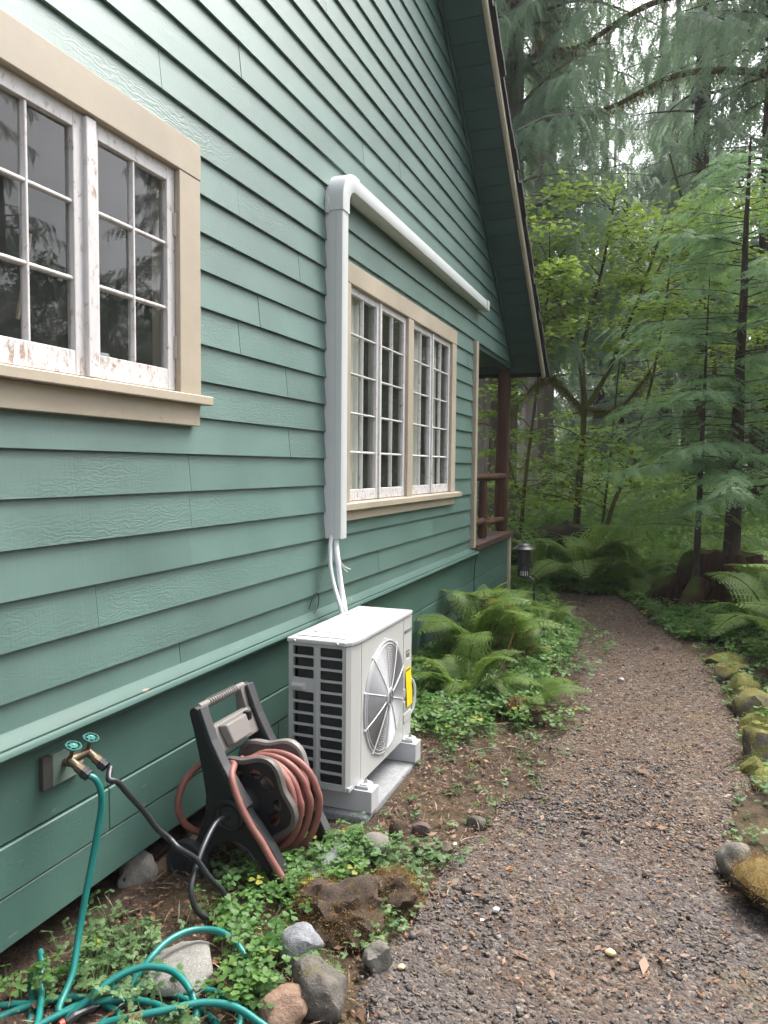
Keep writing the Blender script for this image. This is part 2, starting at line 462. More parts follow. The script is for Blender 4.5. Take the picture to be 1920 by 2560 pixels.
pv = [(x, y, z-(.032 if cnt.get(i, 4) < 4 else 0)) for i, (x, y, z) in enumerate(pv)]
p_ = np_obj('path', pv, pf, mt_path, smooth=True); tag(p_, 'brown gravel path running beside the cabin', kind='structure')

# ================================================================== CABIN
cabin = thing('cabin', 'green clapboard cabin with beige trimmed windows and log porch', 'cabin', (0, 3, 0))
Y0, Y1, YP = -2.6, 9.05, 7.24             # near end, porch end, porch corner of the house
PK = 3.2                                   # ridge position
def roof_z(y): return 9.534-.75*y if y >= PK else 9.534-.75*(2*PK-y)
def roof_y(z): return (9.534-z)/.75

W1 = (1.53, 2.455, 1.825, 2.640)           # openings y0,y1,z0,z1
W2 = (4.095, 6.29, 1.345, 2.590)
rows = [.722]+[.867+.1455*i for i in range(45)]
JOINT = {0: [2.49, 5.35], 1: [1.2, 4.66], 2: [2.03, 5.9], 3: [2.56, 6.6], 4: [2.56, 5.0], 5: [0.3, 2.56, 6.3], 6: [3.4], 7: [], 8: [3.37, 6.9], 9: [2.93], 10: [3.1], 11: [.2],
         12: [3.5, 6.9], 13: [2.92, 6.55], 14: [1.3, 6.1], 15: [2.39, 5.9], 16: [4.6], 17: [2.94, 6.2], 18: [4.34], 19: [1.9, 5.0], 20: [4.33], 21: [2.2, 5.2], 22: [3.8]}
def clap(y0, y1, z0, z1, ztop_full, zbot_full):
    """one board piece; leans so that its lower edge stands proud"""
    def xf(z): return -.017*(z-zbot_full)/.16
    def ye(z, y): return min(y, roof_y(z)-.002) if y > PK else max(y, 2*PK-roof_y(z)+.002)
    a, b = z0, z1
    ya0, ya1 = ye(a, y0), ye(a, y1); yb0, yb1 = ye(b, y0), ye(b, y1)
    if ya1-ya0 < .02: return
    if yb1-yb0 < .004: yb0, yb1 = (ya0+ya1)/2-.002, (ya0+ya1)/2+.002
    xa, xb = xf(a), xf(b); th = .0145
    j = random.uniform(-.0012, .0012)
    mb = MB().hexa([(xa-th+j, ya0, a), (xa+j, ya0, a), (xa+j, ya1, a), (xa-th+j, ya1, a),
                    (xb-.006+j, yb0, b), (xb+j, yb0, b), (xb+j, yb1, b), (xb-.006+j, yb1, b)])
    mb.build('clapboard', mt_clap, cabin)
for ri, zb in enumerate(rows):
    zt = (rows[ri+1] if ri+1 < len(rows) else zb+.1455)+.022
    if zb > roof_z(PK)-.05: break
    yend = YP-.10 if zb < 2.70 else 9.04
    ends = [Y0]+sorted(JOINT.get(ri, [random.uniform(0, 6)]))+[yend]
    for a, b in zip(ends[:-1], ends[1:]):
        a += .0012; b -= .0012
        segs = [(a, b, zb, zt)]
        for (wy0, wy1, wz0, wz1) in (W1, W2):
            new = []
            for (s0, s1, c0, c1) in segs:
                if s1 <= wy0 or s0 >= wy1 or c1 <= wz0 or c0 >= wz1: new.append((s0, s1, c0, c1)); continue
                if s0 < wy0: new.append((s0, wy0, c0, c1))
                if s1 > wy1: new.append((wy1, s1, c0, c1))
                m0, m1 = max(s0, wy0), min(s1, wy1)
                if c0 < wz0-.01: new.append((m0, m1, c0, wz0))
                if c1 > wz1+.01: new.append((m0, m1, wz1, c1))
            segs = new
        for s in segs: clap(*s, zt, zb)

# belt course (drip moulding): sloped cap with a rounded nose
prof = [(-.02, .700), (.004, .700), (.024, .704), (.040, .714), (.046, .727), (.042, .739), (.034, .7445), (.0335, .7405), (.027, .7405), (.027, .748), (-.001, .779), (-.02, .785)]
MB().prism(prof, Y0, 7.30, 'y').build('belt_moulding', mt_belt, cabin, smooth=True)
# skirt boards below the belt, each its own board
sk = [.702, .450, .297, .138, -.03, -.20]
sj = {0: [4.2], 1: [2.08, 5.6], 2: [3.3], 3: [4.9], 4: [6.1]}
for i in range(5):
    zt, zb = sk[i]-.003, sk[i+1]+.003
    ys = [Y0 if i < 3 else 3.2]+[q for q in sj[i] if i < 3 or q > 3.3]+[8.985]
    for a, b in zip(ys[:-1], ys[1:]):
        x = -.012+random.uniform(-.003, .003)
        if b > 7.3 and a < 7.2 and i == 0:
            for (a2, b2, t2) in ((a, 7.2, zt), (7.203, b, .742)):
                MB().hexa([(x-.02, a2+.0015, zb), (x, a2+.0015, zb), (x, b2-.0015, zb), (x-.02, b2-.0015, zb), (x-.02, a2+.0015, t2), (x, a2+.0015, t2), (x, b2-.0015, t2), (x-.02, b2-.0015, t2)]).build('skirt_board', mt_skirt, cabin, bevel=.003, seg=1)
        else:
            MB().box(x-.02, x, a+.0015, b-.0015, zb, zt).build('skirt_board', mt_skirt, cabin, bevel=.003, seg=1)
# corner boards
MB().box(-.03, .026, 7.145, 7.232, .782, 2.745).build('corner_board', mt_trim, cabin, bevel=.003)
MB().box(-.03, .012, 8.992, 9.085, -.25, .744).build('corner_board', mt_trim, cabin, bevel=.003)
# walls you cannot see that keep the inside dark, floor and ceiling
for nm, bx in (('back_wall', (-6.1, -6.0, Y0, YP, -.2, 2.7)), ('end_wall', (-6.0, -.04, Y0, Y0+.08, -.2, 2.9)), ('end_wall', (-6.0, -.04, YP-.09, YP-.002, -.2, 2.70)),
               ('floor', (-6.0, -.045, Y0+.08, YP-.1, .62, .70)), ('ceiling', (-6.0, -.045, Y0+.08, YP-.1, 2.705, 2.76)), ('room_partition', (-2.6, -2.5, Y0+.08, YP-.1, .7, 2.705)), ('room_partition', (-2.49, -.05, 3.3, 3.38, .7, 2.705))):
    MB().box(*bx).build(nm, mt_room, cabin)
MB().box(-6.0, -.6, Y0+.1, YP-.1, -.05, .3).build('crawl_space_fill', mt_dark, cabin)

# roof: sheathing planks seen as the soffit, shingles, rake board, drip edge
sl = math.hypot(1, .75)
def rp(y, off): return (y+off*.75/sl*1.0, roof_z(y)+off/sl)       # point lifted along the roof normal (far slope)
XO = .315
yb = 9.06; pw = .182
i = 0
while yb > 3.3:
    ya = max(yb-pw*.8, PK)
    q = []
    for off in (0.0, .02):
        for (x, y) in ((-2.4 if yb > 6.8 else -.05, ya+.002), (XO, ya+.002), (XO, yb-.002), (-2.4 if yb > 6.8 else -.05, yb-.002)):
            yy, zz = rp(y, off+random.uniform(-.0015, .0015)); q.append((x, yy, zz))
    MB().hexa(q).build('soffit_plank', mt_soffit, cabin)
    yb = ya; i += 1
def slope_slab(x0, x1, ya, yb_, o0, o1, name, mat, bevel=0):
    q = []
    for off in (o0, o1):
        for (x, y) in ((x0, ya), (x1, ya), (x1, yb_), (x0, yb_)):
            yy, zz = rp(y, off); q.append((x, yy, zz))
    return MB().hexa(q).build(name, mat, cabin, bevel=bevel)
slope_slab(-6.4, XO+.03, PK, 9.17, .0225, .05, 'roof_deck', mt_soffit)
slope_slab(XO+.002, XO+.026, PK, 9.21, -.024, .0215, 'rake_board', mt_trim, .003)
slope_slab(XO+.0275, XO+.037, PK, 9.215, -.006, .05, 'drip_edge', m_plain('pale_drip_edge', (.62, .57, .47), .45), 0)
# shingle courses, ragged at the rake
for k in range(46):
    ya = 9.22-.135*(k+1); yb_ = 9.22-.135*k
    if ya < PK: break
    slope_slab(-6.4, XO+.072+random.uniform(-.012, .014), ya, yb_+.03, .052+.0005*(k % 2), .092+random.uniform(0, .012), 'shingle_course', mt_shingle)
# near slope of the roof (out of the picture)
MB().hexa([(-6.4, -3.0, roof_z(-3.0)), (XO+.03, -3.0, roof_z(-3.0)), (XO+.03, PK, roof_z(PK)), (-6.4, PK, roof_z(PK)), (-6.4, -3.0, roof_z(-3.0)+.09), (XO+.03, -3.0, roof_z(-3.0)+.09), (XO+.03, PK, roof_z(PK)+.09), (-6.4, PK, roof_z(PK)+.09)]).build('roof', mt_shingle, cabin)
# frieze along the gable under the soffit
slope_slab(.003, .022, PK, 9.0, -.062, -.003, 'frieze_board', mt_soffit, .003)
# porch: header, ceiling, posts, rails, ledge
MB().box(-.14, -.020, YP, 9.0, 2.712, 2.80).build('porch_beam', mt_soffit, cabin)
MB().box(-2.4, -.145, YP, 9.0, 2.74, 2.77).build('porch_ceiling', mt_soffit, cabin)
MB().box(-.30, .040, 7.236, 9.06, .7465, .806).build('porch_ledge', mt_ledge, cabin, bevel=.005)
MB().box(-2.4, -.305, YP, 9.0, .60, .66).build('porch_floor', mt_ledge, cabin)
def log(name, a, b, r1, r2, seed, parent=cabin):
    rr = random.Random(seed); pts = []; rad = []
    A, B = Vector(a), Vector(b); n = 14
    for i in range(n+1):
        t = i/n; pts.append(A.lerp(B, t)+Vector((rr.uniform(-1, 1), rr.uniform(-1, 1), rr.uniform(-1, 1)))*.004)
        e = 1 if 0 < i < n else .82
        rad.append((r1+(r2-r1)*t)*e*rr.uniform(.96, 1.05))
    return MB().tube(pts, rad, 14).build(name, mt_log, parent, smooth=True)
log('porch_post', (-.105, 9.02, .807), (-.10, 9.06, 2.72), .085, .075, 1)
log('porch_post', (-2.3, 9.02, .6), (-2.3, 9.02, 2.72), .085, .075, 2)
log('porch_rail', (-.085, 7.245, 1.452), (-.03, 8.78, 1.455), .036, .040, 3)
log('porch_rail', (-.085, 7.245, .985), (-.06, 7.93, .995), .034, .036, 4)
log('porch_rail', (-.085, 8.00, .965), (-.04, 8.76, .962), .036, .034, 5)
log('baluster', (-.085, 7.98, .808), (-.085, 7.98, 1.415), .05, .047, 6)

# ---- windows
def pane_mesh(w_, h_):
    me = bpy.data.meshes.new('pane')
    mb = MB().box(-.0015, .0015, 0, w_, 0, h_); me.from_pydata(mb.v, [], mb.f); me.materials.append(mt_glass); return me
def sash(win, y0, y1, z0, z1, cols, nrow, xs, stile, top, bot, mw):
    """casement: frame of stiles and rails, glazing bars, one pane per light"""
    fr = MB()
    for (a, b) in ((y0, y0+stile), (y1-stile, y1)): fr.box(xs-.032, xs, a, b, z0, z1)
    fr.box(xs-.032, xs-.0005, y0+stile, y1-stile, z1-top, z1)
    gy0, gy1, gz0, gz1 = y0+stile, y1-stile, z0+bot, z1-top
    cw = (gy1-gy0-(cols-1)*mw)/cols; rh = (gz1-gz0-(nrow-1)*mw)/nrow
    for c in range(1, cols):
        yy = gy0+c*cw+(c-1)*mw
        fr.hexa([(xs-.028, yy, gz0), (xs-.004, yy+mw*.25, gz0), (xs-.004, yy+mw*.75, gz0), (xs-.028, yy+mw, gz0), (xs-.028, yy, gz1), (xs-.004, yy+mw*.25, gz1), (xs-.004, yy+mw*.75, gz1), (xs-.028, yy+mw, gz1)])
    for r_ in range(1, nrow):
        zz = gz0+r_*rh+(r_-1)*mw
        fr.hexa([(xs-.028, gy0, zz), (xs-.0055, gy0, zz+mw*.2), (xs-.0055, gy1, zz+mw*.2), (xs-.028, gy1, zz), (xs-.028, gy0, zz+mw), (xs-.0055, gy0, zz+mw*.7), (xs-.0055, gy1, zz+mw*.7), (xs-.028, gy1, zz+mw)])
    fr.build('sash', mt_sash, win, bevel=.0018, seg=1)
    MB().box(xs-.032, xs-.0008, gy0, gy1, z0, gz0).build('bottom_rail', mt_rail, win, bevel=.0018, seg=1)
    me = pane_mesh(cw+.006, rh+.006)
    for r_ in range(nrow):
        for c in range(cols):
            o = bpy.data.objects.new('pane', me); ORG[o.name] = ORG[win.name]
            o.location = Vector((xs-.020, gy0+c*(cw+mw)-.003, gz0+r_*(rh+mw)-.003))-ORG[win.name]
            o.rotation_euler = (0, random.uniform(-.010, .010), random.uniform(-.010, .010)); link(o, win)
def hinge(win, y, z, xs):
    MB().box(xs+.0005, xs+.004, y-.012, y+.012, z-.04, z+.04).tube([(xs+.006, y, z-.042), (xs+.006, y, z+.042)], .005, 8).build('hinge', m_hinge, win)
m_hinge = m_plain('painted_hinge', (.42, .38, .33), .5)
XC, XS = .026, .002
def window(op, label, head_w, side_w, sill, apron):
    y0, y1, z0, z1 = op
    # the jamb lining is the window's own mesh
    j = MB()
    j.box(-.10, XS+.002, y0-.02, y0, z0, z1).box(-.10, XS+.002, y1, y1+.02, z0, z1).box(-.10, XS+.002, y0, y1, z1, z1+.02).box(-.10, XS, y0, y1, z0-.03, z0-.001)
    win = j.build('window', mt_trim, cabin); win['label'] = label
    MB().box(-.02, XC, y0-side_w, y0, z0-.001, z1).build('casing', mt_trim, win, bevel=.002, seg=1)
    MB().box(-.02, XC, y1, y1+side_w, z0-.001, z1).build('casing', mt_trim, win, bevel=.002, seg=1)
    MB().box(-.02, XC+.0015, y0-side_w-.004, y1+side_w+.003, z1+.0015, z1+head_w).build('head_casing', mt_trim, win, bevel=.003, seg=1)
    s0, s1, sh = sill
    MB().hexa([(-.06, s0, z0-sh), (XC+.030, s0, z0-sh), (XC+.030, s1, z0-sh), (-.06, s1, z0-sh), (-.06, s0, z0+.006), (XC+.030, s0, z0-.006), (XC+.030, s1, z0-.006), (-.06, s1, z0+.006)]).build('sill', mt_trim, win, bevel=.003, seg=1)
    MB().box(-.015, XC-.004, apron[0], apron[1], apron[2], z0-sh-.001).build('apron', mt_trim, win, bevel=.002, seg=1)
    return win
win = window(W1, 'near casement window with twelve panes and peeling bottom rails', .135, .135, (W1[0]-.17, 2.630, .040), (W1[0]-.135, 2.588, 1.703))
sash(win, W1[0], 1.985, W1[2]+.004, W1[3], 2, 3, XS, .046, .052, .076, .019)
sash(win, 2.003, W1[1], W1[2]+.004, W1[3], 2, 3, XS+.0015, .046, .052, .076, .019)
MB().box(-.03, XS+.016, 1.980, 2.026, W1[2]+.003, W1[3]-.004).build('astragal', mt_sash, win, bevel=.004)
hinge(win, 2.452, 2.44, XS); hinge(win, 2.452, 1.99, XS)
win2 = window(W2, 'far casement window with four five-row sashes behind beige casing', .118, .13, (3.96, 6.55, .045), (3.985, 6.418, 1.238))
MB().box(-.05, XC-.001, 5.135, 5.250, W2[2]-.0005, W2[3]-.0005).build('mullion', mt_trim, win2, bevel=.002, seg=1)
for (a, b, k) in ((4.095, 4.612, 0), (4.618, 5.134, 1), (5.251, 5.768, 2), (5.774, 6.289, 3)):
    sash(win2, a, b, W2[2]+.004, W2[3], 2, 5, XS+.0015*(k % 2), .043, .042, .066, .017)
for y in (4.615, 5.771): MB().box(-.02, XS+.012, y-.011, y+.011, W2[2]+.006, W2[3]-.004).build('astragal', mt_sash, win2, bevel=.003)
for y in (5.132, 6.286):
    for z in (2.36, 1.5): hinge(win2, y, z, XS)

# inside the windows: curtains, clay pot, lidded cup, stick
mt_curt = m_plain('cream_curtain', (.84, .82, .75), .9)
def curtain(ya, yb_, label, seed):
    rr = random.Random(seed); pts = []; n = 40
    for i in range(n+1):
        t = i/n; pts.append((-.062+.014*math.sin(t*PI*2*3.5+seed)+rr.uniform(-.002, .002), ya+(yb_-ya)*t))
    poly = pts+[(x-.003, y) for x, y in pts[::-1]]
    tag(MB().prism(poly, 1.30, 2.60, 'z').build('curtain', mt_curt, None, smooth=True, origin=(-.15, ya, 1.3)), label, 'curtain', 'curtains behind the far window')
curtain(4.12, 4.42, 'cream curtain gathered behind the leftmost sash of the far window', 1)
curtain(4.60, 4.82, 'cream curtain edge behind the second sash of the far window', 2)
curtain(5.30, 5.64, 'cream curtain behind the third sash of the far window', 3)
curtain(5.92, 6.06, 'narrow strip of cream curtain behind the rightmost sash of the far window', 4)
pot = MB().lathe([(.0, 0), (.045, 0), (.06, .10), (.066, .10), (.066, .125), (.058, .125), (.05, .1), (.0, .1)], (0, 0, 0)).build('clay_pot', m_plain('terracotta', (.30, .095, .05), .8), smooth=True)
pot.location = (-.13, 1.60, 1.835); tag(pot, 'terracotta pot standing inside the near window at its lower left', 'plant pot')
cup = thing('paper_cup', 'small cup with white lid inside the near window', 'cup', (-.10, 2.16, 1.835))
MB().lathe([(.0, 0), (.028, 0), (.036, .075), (.0, .075)], (-.10, 2.16, 1.835)).build('cup_body', m_plain('brown_card', (.16, .07, .04), .7), cup, smooth=True)
MB().lathe([(.0, .0755), (.039, .0755), (.039, .083), (.034, .095), (.0, .095)], (-.10, 2.16, 1.835)).build('lid', mt_white_pl, cup, smooth=True)
stick = MB().tube([(0, 0, 0), (.02, .035, .26)], .006, 8).build('wooden_stick', m_plain('pale_wood', (.42, .33, .22), .7))
stick.location = (-.12, 1.83, 1.99); tag(stick, 'pale wooden stick leaning inside the near window', 'stick')
# house inside ledge the pot, cup and stick stand on
MB().box(-.20, -.105, W1[0], W1[1], 1.805, 1.834).build('inner_ledge', mt_room, cabin)

# ================================================================== LINE SET COVER AND PIPES
mt_duct = m_plain('white_duct_plastic', (.53, .55, .55), .42, var=.02, bump=.0)
duct = thing('line_set_cover', 'white plastic line set cover running up the siding and over the far window', 'duct', (.04, 3.86, 2))
DX = .090; dy0, dy1 = 3.818, 3.903; dz0, dz1 = 3.052, 3.136
def chan(a, lo, hi):  # rounded channel profile
    r = .008
    return [(-.012, lo), (a-r, lo), (a-r*.3, lo+r*.3), (a, lo+r), (a, hi-r), (a-r*.3, hi-r*.3), (a-r, hi), (-.012, hi)]
MB().prism([(p[0], p[1]) for p in chan(DX, dy0, dy1)], 1.157, 2.955, 'z').build('vertical_channel', mt_duct, duct, smooth=True)
# moulded groove along the cover edge, drawn as a strip coloured for its shadow
MB().box(.050, .053, dy0-.0012, dy0+.002, 1.160, 2.95).build('cover_seam', m_plain('seam_shadow_plastic', (.45, .46, .47), .5), duct)
def hchan(y0, y1, a, lo, hi, name):
    MB().prism(chan(a, lo, hi), y0, y1, 'y').build(name, mt_duct, duct, smooth=True)
hchan(3.99, 5.535, DX, dz0, dz1, 'horizontal_channel'); hchan(5.538, 7.31, DX, dz0, dz1, 'horizontal_channel')
hchan(7.27, 7.345, DX+.005, dz0-.006, dz1+.006, 'end_cap')
# elbow: quarter bend swept with the same profile, slightly larger
mb = MB(); nseg = 14; cy, cz = dy1+.035+.05, dz0-.035-.05; prof = chan(DX+.005, 0, dy1-dy0+.010); n = len(prof)
rings = []
for i in range(nseg+1):
    a = PI-PI/2*i/nseg
    ring = []
    for (x, q) in prof:
        rr_ = (.085-.005)+((dy1-dy0+.010)-q)
        ring.append((x, cy+math.cos(a)*rr_, cz+math.sin(a)*rr_))
    rings.append(ring)
rings = [[(x, y, cz-.055) for (x, y, z) in rings[0]]]+rings+[[(x, cy+.05, z) for (x, y, z) in rings[-1]]]
vs_ = [p for r_ in rings for p in r_]
fs_ = [(i*n+k, i*n+(k+1) % n, (i+1)*n+(k+1) % n, (i+1)*n+k) for i in range(len(rings)-1) for k in range(n)]
fs_ += [tuple(range(n)), tuple(range((len(rings)-1)*n, len(rings)*n))]
mb.add(vs_, fs_).build('elbow', mt_duct, duct, smooth=True)
MB().box(-.004, .012, dy0-.022, dy0-.004, 2.90, 2.98).build('mounting_clip', mt_duct, duct)
MB().box(.03, .05, 7.24, 7.26, 3.02, 3.05).build('screw_boss', mt_duct, duct)

mt_pipe = m_plain('white_pipe_insulation', (.66, .66, .68), .6, var=.10, scale=14, bump=.25)
pi = MB().tube(spline([(.052, 3.86, 1.20), (.055, 3.835, 1.13), (.080, 3.798, 1.05), (.100, 3.783, .95), (.130, 3.754, .854), (.160, 3.711, .80), (.175, 3.69, .70)], 8), .0150, 12).build('refrigerant_pipe', mt_pipe, None, smooth=True, origin=(.05, 3.86, 1.19))
tag(pi, 'thicker white insulated pipe dropping straight from the line set cover to the heat pump', 'pipe', 'insulated pipes under the line set cover')
pi2 = MB().tube(spline([(.03, 3.845, 1.20), (.034, 3.805, 1.13), (.042, 3.786, 1.07), (.055, 3.765, 1.005), (.078, 3.748, .93), (.112, 3.720, .865), (.150, 3.683, .805), (.165, 3.67, .70)], 8), .0112, 12).build('refrigerant_pipe', mt_pipe, None, smooth=True, origin=(.03, 3.85, 1.19))
tag(pi2, 'thinner white insulated pipe bowing left below the line set cover', 'pipe', 'insulated pipes under the line set cover')
cw = MB().tube(spline([(.05, 3.87, 1.12), (.05, 3.885, 1.05), (.06, 3.93, .995), (.075, 3.99, .97)], 8), .0035, 6).tube(spline([(.05, 3.87, 1.10), (.045, 3.89, 1.04), (.05, 3.94, .985), (.06, 3.985, .955)], 8), .003, 6).build('control_wire', mt_white_pl, None, smooth=True, origin=(.05, 3.87, 1.12))
tag(cw, 'loose end of white control wire sticking out beside the insulated pipes', 'wire')
bw = MB().tube(spline([(.004, 3.60, .80), (.012, 3.62, .85), (.014, 3.66, .885), (.014, 3.70, .86), (.01, 3.70, .80), (.006, 3.66, .775)], 8), .0025, 6).build('thin_wire', mt_black, None, smooth=True, origin=(.0, 3.6, .8))
tag(bw, 'thin dark wire loop on the siding just left of the heat pump pipes', 'wire')
pc = MB().tube(spline([(.06, 7.17, .73), (.03, 7.21, .66), (.012, 7.235, .52), (.01, 7.25, .35), (.012, 7.26, .12), (.03, 7.27, .02)], 8), .006, 6).build('power_cable', mt_black, None, smooth=True)
tag(pc, 'black cable hanging down the skirt below the beige corner board', 'cable')

# ================================================================== HEAT PUMP
mt_hp = m_plain('white_enamel', (.47, .47, .455), .34, var=.02)
mt_hptop = m_plain('white_enamel_lid', (.47, .47, .48), .22, var=.02)
mt_grey = m_plain('grey_grille_plastic', (.40, .405, .40), .42, var=.03)
mt_coil = m_plain('dark_coil_fins', (.032, .032, .034), .6, var=.3)
mt_fan = m_plain('fan_blade_grey', (.17, .17, .175), .4)
hp = thing('heat_pump', 'white outdoor heat pump unit with round fan grille on a concrete pad', 'heat pump', (.36, 3.35, .06))
hx0, hx1 = .228, .522; hy0, hy1 = 2.942, 3.752; hz0, hz1 = .165, .790
# cabinet shell: back, right end, chamfered near corner
sh_ = MB()
sh_.prism([(.4965, 2.9405), (.511, 2.968), (.5215, 3.040), (.5215, 3.060), (.497, 3.060)], hz0, hz1, 'z')
sh_.box(hx0, hx1-.001, hy1-.02, hy1, hz0, hz1).box(hx0, hx0+.012, 3.30, hy1-.02, hz0, hz1).box(hx0, .515, hy0+.004, hy1-.02, hz0-.004, hz0+.018)
sh_.build('cabinet', mt_hp, hp, bevel=.004)
def hole_panel(mb, P, u0, u1, v0, v1, hole, back):
    """ring of faces between a rectangle and a hole outline; P(u,v,d) maps to space, d is depth behind the face"""
    n = len(hole); cu = sum(h[0] for h in hole)/n; cv = sum(h[1] for h in hole)/n
    outer = []
    for (a, b) in hole:
        da, db = a-cu, b-cv
        s = min(((u1-cu) if da > 0 else (u0-cu))/da if abs(da) > 1e-9 else 1e9, ((v1-cv) if db > 0 else (v0-cv))/db if abs(db) > 1e-9 else 1e9)
        outer.append((cu+da*s, cv+db*s))
    if n % 4 == 0 and n < 40:
        cs = ((u1, v1), (u0, v1), (u0, v0), (u1, v0)); outer = [cs[i*4//n] for i in range(n)]
    for c in () if n < 40 else ((u0, v0), (u1, v0), (u1, v1), (u0, v1)):
        k = min(range(n), key=lambda i: (outer[i][0]-c[0])**2+(outer[i][1]-c[1])**2); outer[k] = c
    vs = [P(*h, 0) for h in hole]+[P(*o, 0) for o in outer]+[P(*h, back) for h in hole]
    fs = []
    for i in range(n):
        j = (i+1) % n; fs.append((n+i, n+j, j, i)); fs.append((i, j, 2*n+j, 2*n+i))
    mb.add(vs, fs)
def rrect(u0, u1, v0, v1, r, k=4):
    out = []
    for (cu, cv, a0) in ((u1-r, v1-r, 0), (u0+r, v1-r, 90), (u0+r, v0+r, 180), (u1-r, v0+r, 270)):
        for i in range(k+1):
            a = R(a0+90*i/k); out.append((cu+r*math.cos(a), cv+r*math.sin(a)))
    return out
# front panel with the fan opening
fcy, fcz, fr_ = 3.352, .470, .258
fp = MB(); circ = [(fcy+fr_*math.cos(2*PI*i/64+.001), fcz+fr_*math.sin(2*PI*i/64+.001)) for i in range(64)]
hole_panel(fp, lambda u, v, d: (hx1-.0005-d, u, v), 3.060, 3.622, hz0, hz1, circ, .05)
fp.build('front_panel', mt_hp, hp)
# service panel on the right with recessed handle and lower ribs
sp = MB(); hole_panel(sp, lambda u, v, d: (hx1-d, u, v), 3.6255, hy1, .50, hz1, rrect(3.662, 3.722, .570, .612, .006, 3), .022)
sp.box(.50, hx1-.0002, 3.6255, hy1, hz0, .4995).box(.49, .501, 3.66, 3.725, .565, .615)
for z in (.25, .315, .38): sp.box(hx1-.001, hx1+.004, 3.632, hy1-.006, z, z+.045)
sp.build('service_panel', mt_hp, hp, bevel=.0015, seg=1)
MB().hexa([(hx1-.0215, 3.664, .572), (hx1+.003, 3.664, .604), (hx1+.003, 3.72, .604), (hx1-.0215, 3.72, .572), (hx1-.0215, 3.664, .575), (hx1+.003, 3.664, .609), (hx1+.003, 3.72, .609), (hx1-.0215, 3.72, .575)]).build('handle', mt_hp, hp)
# lid
lid = MB().prism([(.222, 2.934), (.495, 2.934), (.516, 2.962), (.529, 3.030), (.529, 3.742), (.520, 3.758), (.222, 3.758)], hz1+.001, .812, 'z').build('lid', mt_hptop, hp, bevel=.006, seg=3)
l2 = MB().prism([(.245, 2.985), (.475, 2.985), (.500, 3.05), (.500, 3.72), (.245, 3.72)], .8105, .8165, 'z')
l2.build('lid_panel', mt_hptop, hp, bevel=.0025, seg=2)
l3 = MB()
for x in (.300, .370, .440): l3.box(x-.008, x+.008, 3.06, 3.66, .816, .8205)
l3.box(.26, .275, 3.62, 3.70, .816, .819).box(.462, .478, 3.05, 3.12, .816, .819)
l3.build('lid_rib', mt_hptop, hp, bevel=.002, seg=1)
MB().prism(rrect(.255, .300, 3.48, 3.53, .02), .8165, .8185, 'z').build('knockout_cover', m_plain('grey_rubber_grommet', (.30, .30, .28), .6), hp)
for (x, z) in ((.262, .801), (.463, .801)): MB().lathe([(0, 0), (.006, 0), (.004, .004), (0, .004)], (x, 2.9345, z), (0, -1, 0), 10).build('screw', mt_steel, hp)
# side grille: two columns of twelve rounded openings
sg = MB(); P = lambda u, v, d: (u, hy0+d, v)
pit = .0497; zt0 = .7835
for ci, (u0, u1, o0, o1) in enumerate(((hx0, .3615, .2475, .3475), (.3615, .4965, .3765, .4815))):
    sg.add([P(u0, zt0, 0), P(u1, zt0, 0), P(u1, hz1, 0), P(u0, hz1, 0)], [(0, 1, 2, 3)])
    for r_ in range(12):
        za, zb_ = zt0-(r_+1)*pit, zt0-r_*pit
        if ci == 0 and r_ == 3: sg.add([P(u0, za, 0), P(u1, za, 0), P(u1, zb_, 0), P(u0, zb_, 0)], [(0, 1, 2, 3)]); continue
        hole_panel(sg, P, u0, u1, za, zb_, rrect(o0, o1, za+.0045, zb_-.0045, .0065, 3), .010)
    zl = zt0-12*pit
    sg.add([P(u0, hz0, 0), P(u1, hz0, 0), P(u1, zl, 0), P(u0, zl, 0)], [(0, 1, 2, 3)])
sg.build('side_grille', mt_grey, hp)
MB().box(.3555, .3665, hy0-.004, hy0+.001, .205, .775).build('centre_bead', mt_grey, hp, bevel=.002)
MB().hexa([(.246, hy0-.016, .590), (.305, hy0-.016, .590), (.312, hy0+.001, .586), (.243, hy0+.001, .586), (.248, hy0-.018, .609), (.303, hy0-.018, .609), (.312, hy0+.001, .618), (.243, hy0+.001, .618)]).build('grip', mt_grey, hp, bevel=.003)
MB().box(.348, .372, hy0-.002, hy0+.001, .178, .192).build('drain_slot_plate', mt_grey, hp)
coil = MB().box(.262, .49, hy0+.020, hy0+.045, hz0+.02, hz1-.005)
for i in range(70):
    z = hz0+.025+i*.0085; coil.box(.262, .49, hy0+.0165, hy0+.020, z, z+.0012)
coil.build('condenser_coil', mt_coil, hp)
MB().box(.235, .238, hy0+.045, 3.30, hz0+.02, hz1-.01).build('back_guard', mt_coil, hp)
# fan: shroud, blades, motor hub, ring grille
MB().lathe([(fr_-.002, 0), (fr_-.004, .05), (fr_-.015, .10), (.0, .102)], (hx1-.003, fcy, fcz), (-1, 0, 0), 48).build('fan_shroud', m_plain('shroud_grey', (.075, .075, .08), .6), hp, smooth=True)
bl = MB()
for k in range(3):
    a0 = R(95+120*k); pts = []
    for t in np.linspace(0, 1, 9):
        for e in (-1, 1):
            r = .05+t*.185; a = a0+e*(.42+.38*t)+t*.35
            pts.append((hx1-.055+e*.022-(1-t)*.006, fcy+r*math.cos(a), fcz+r*math.sin(a)))
    f = []
    for i in range(8): f.append((2*i, 2*i+1, 2*i+3, 2*i+2))
    bl.add(pts, f)
bl.build('fan_blades', mt_fan, hp, smooth=True)
gr = MB(); bulge = lambda r: hx1+.004+.020*(1-(r/fr_)**2)
nr = 29
for i in range(nr):
    r = .040+(fr_-.006-.040)*i/(nr-1)
    gr.torus((bulge(r), fcy, fcz), (1, 0, 0), r, .0020, 56, 4)
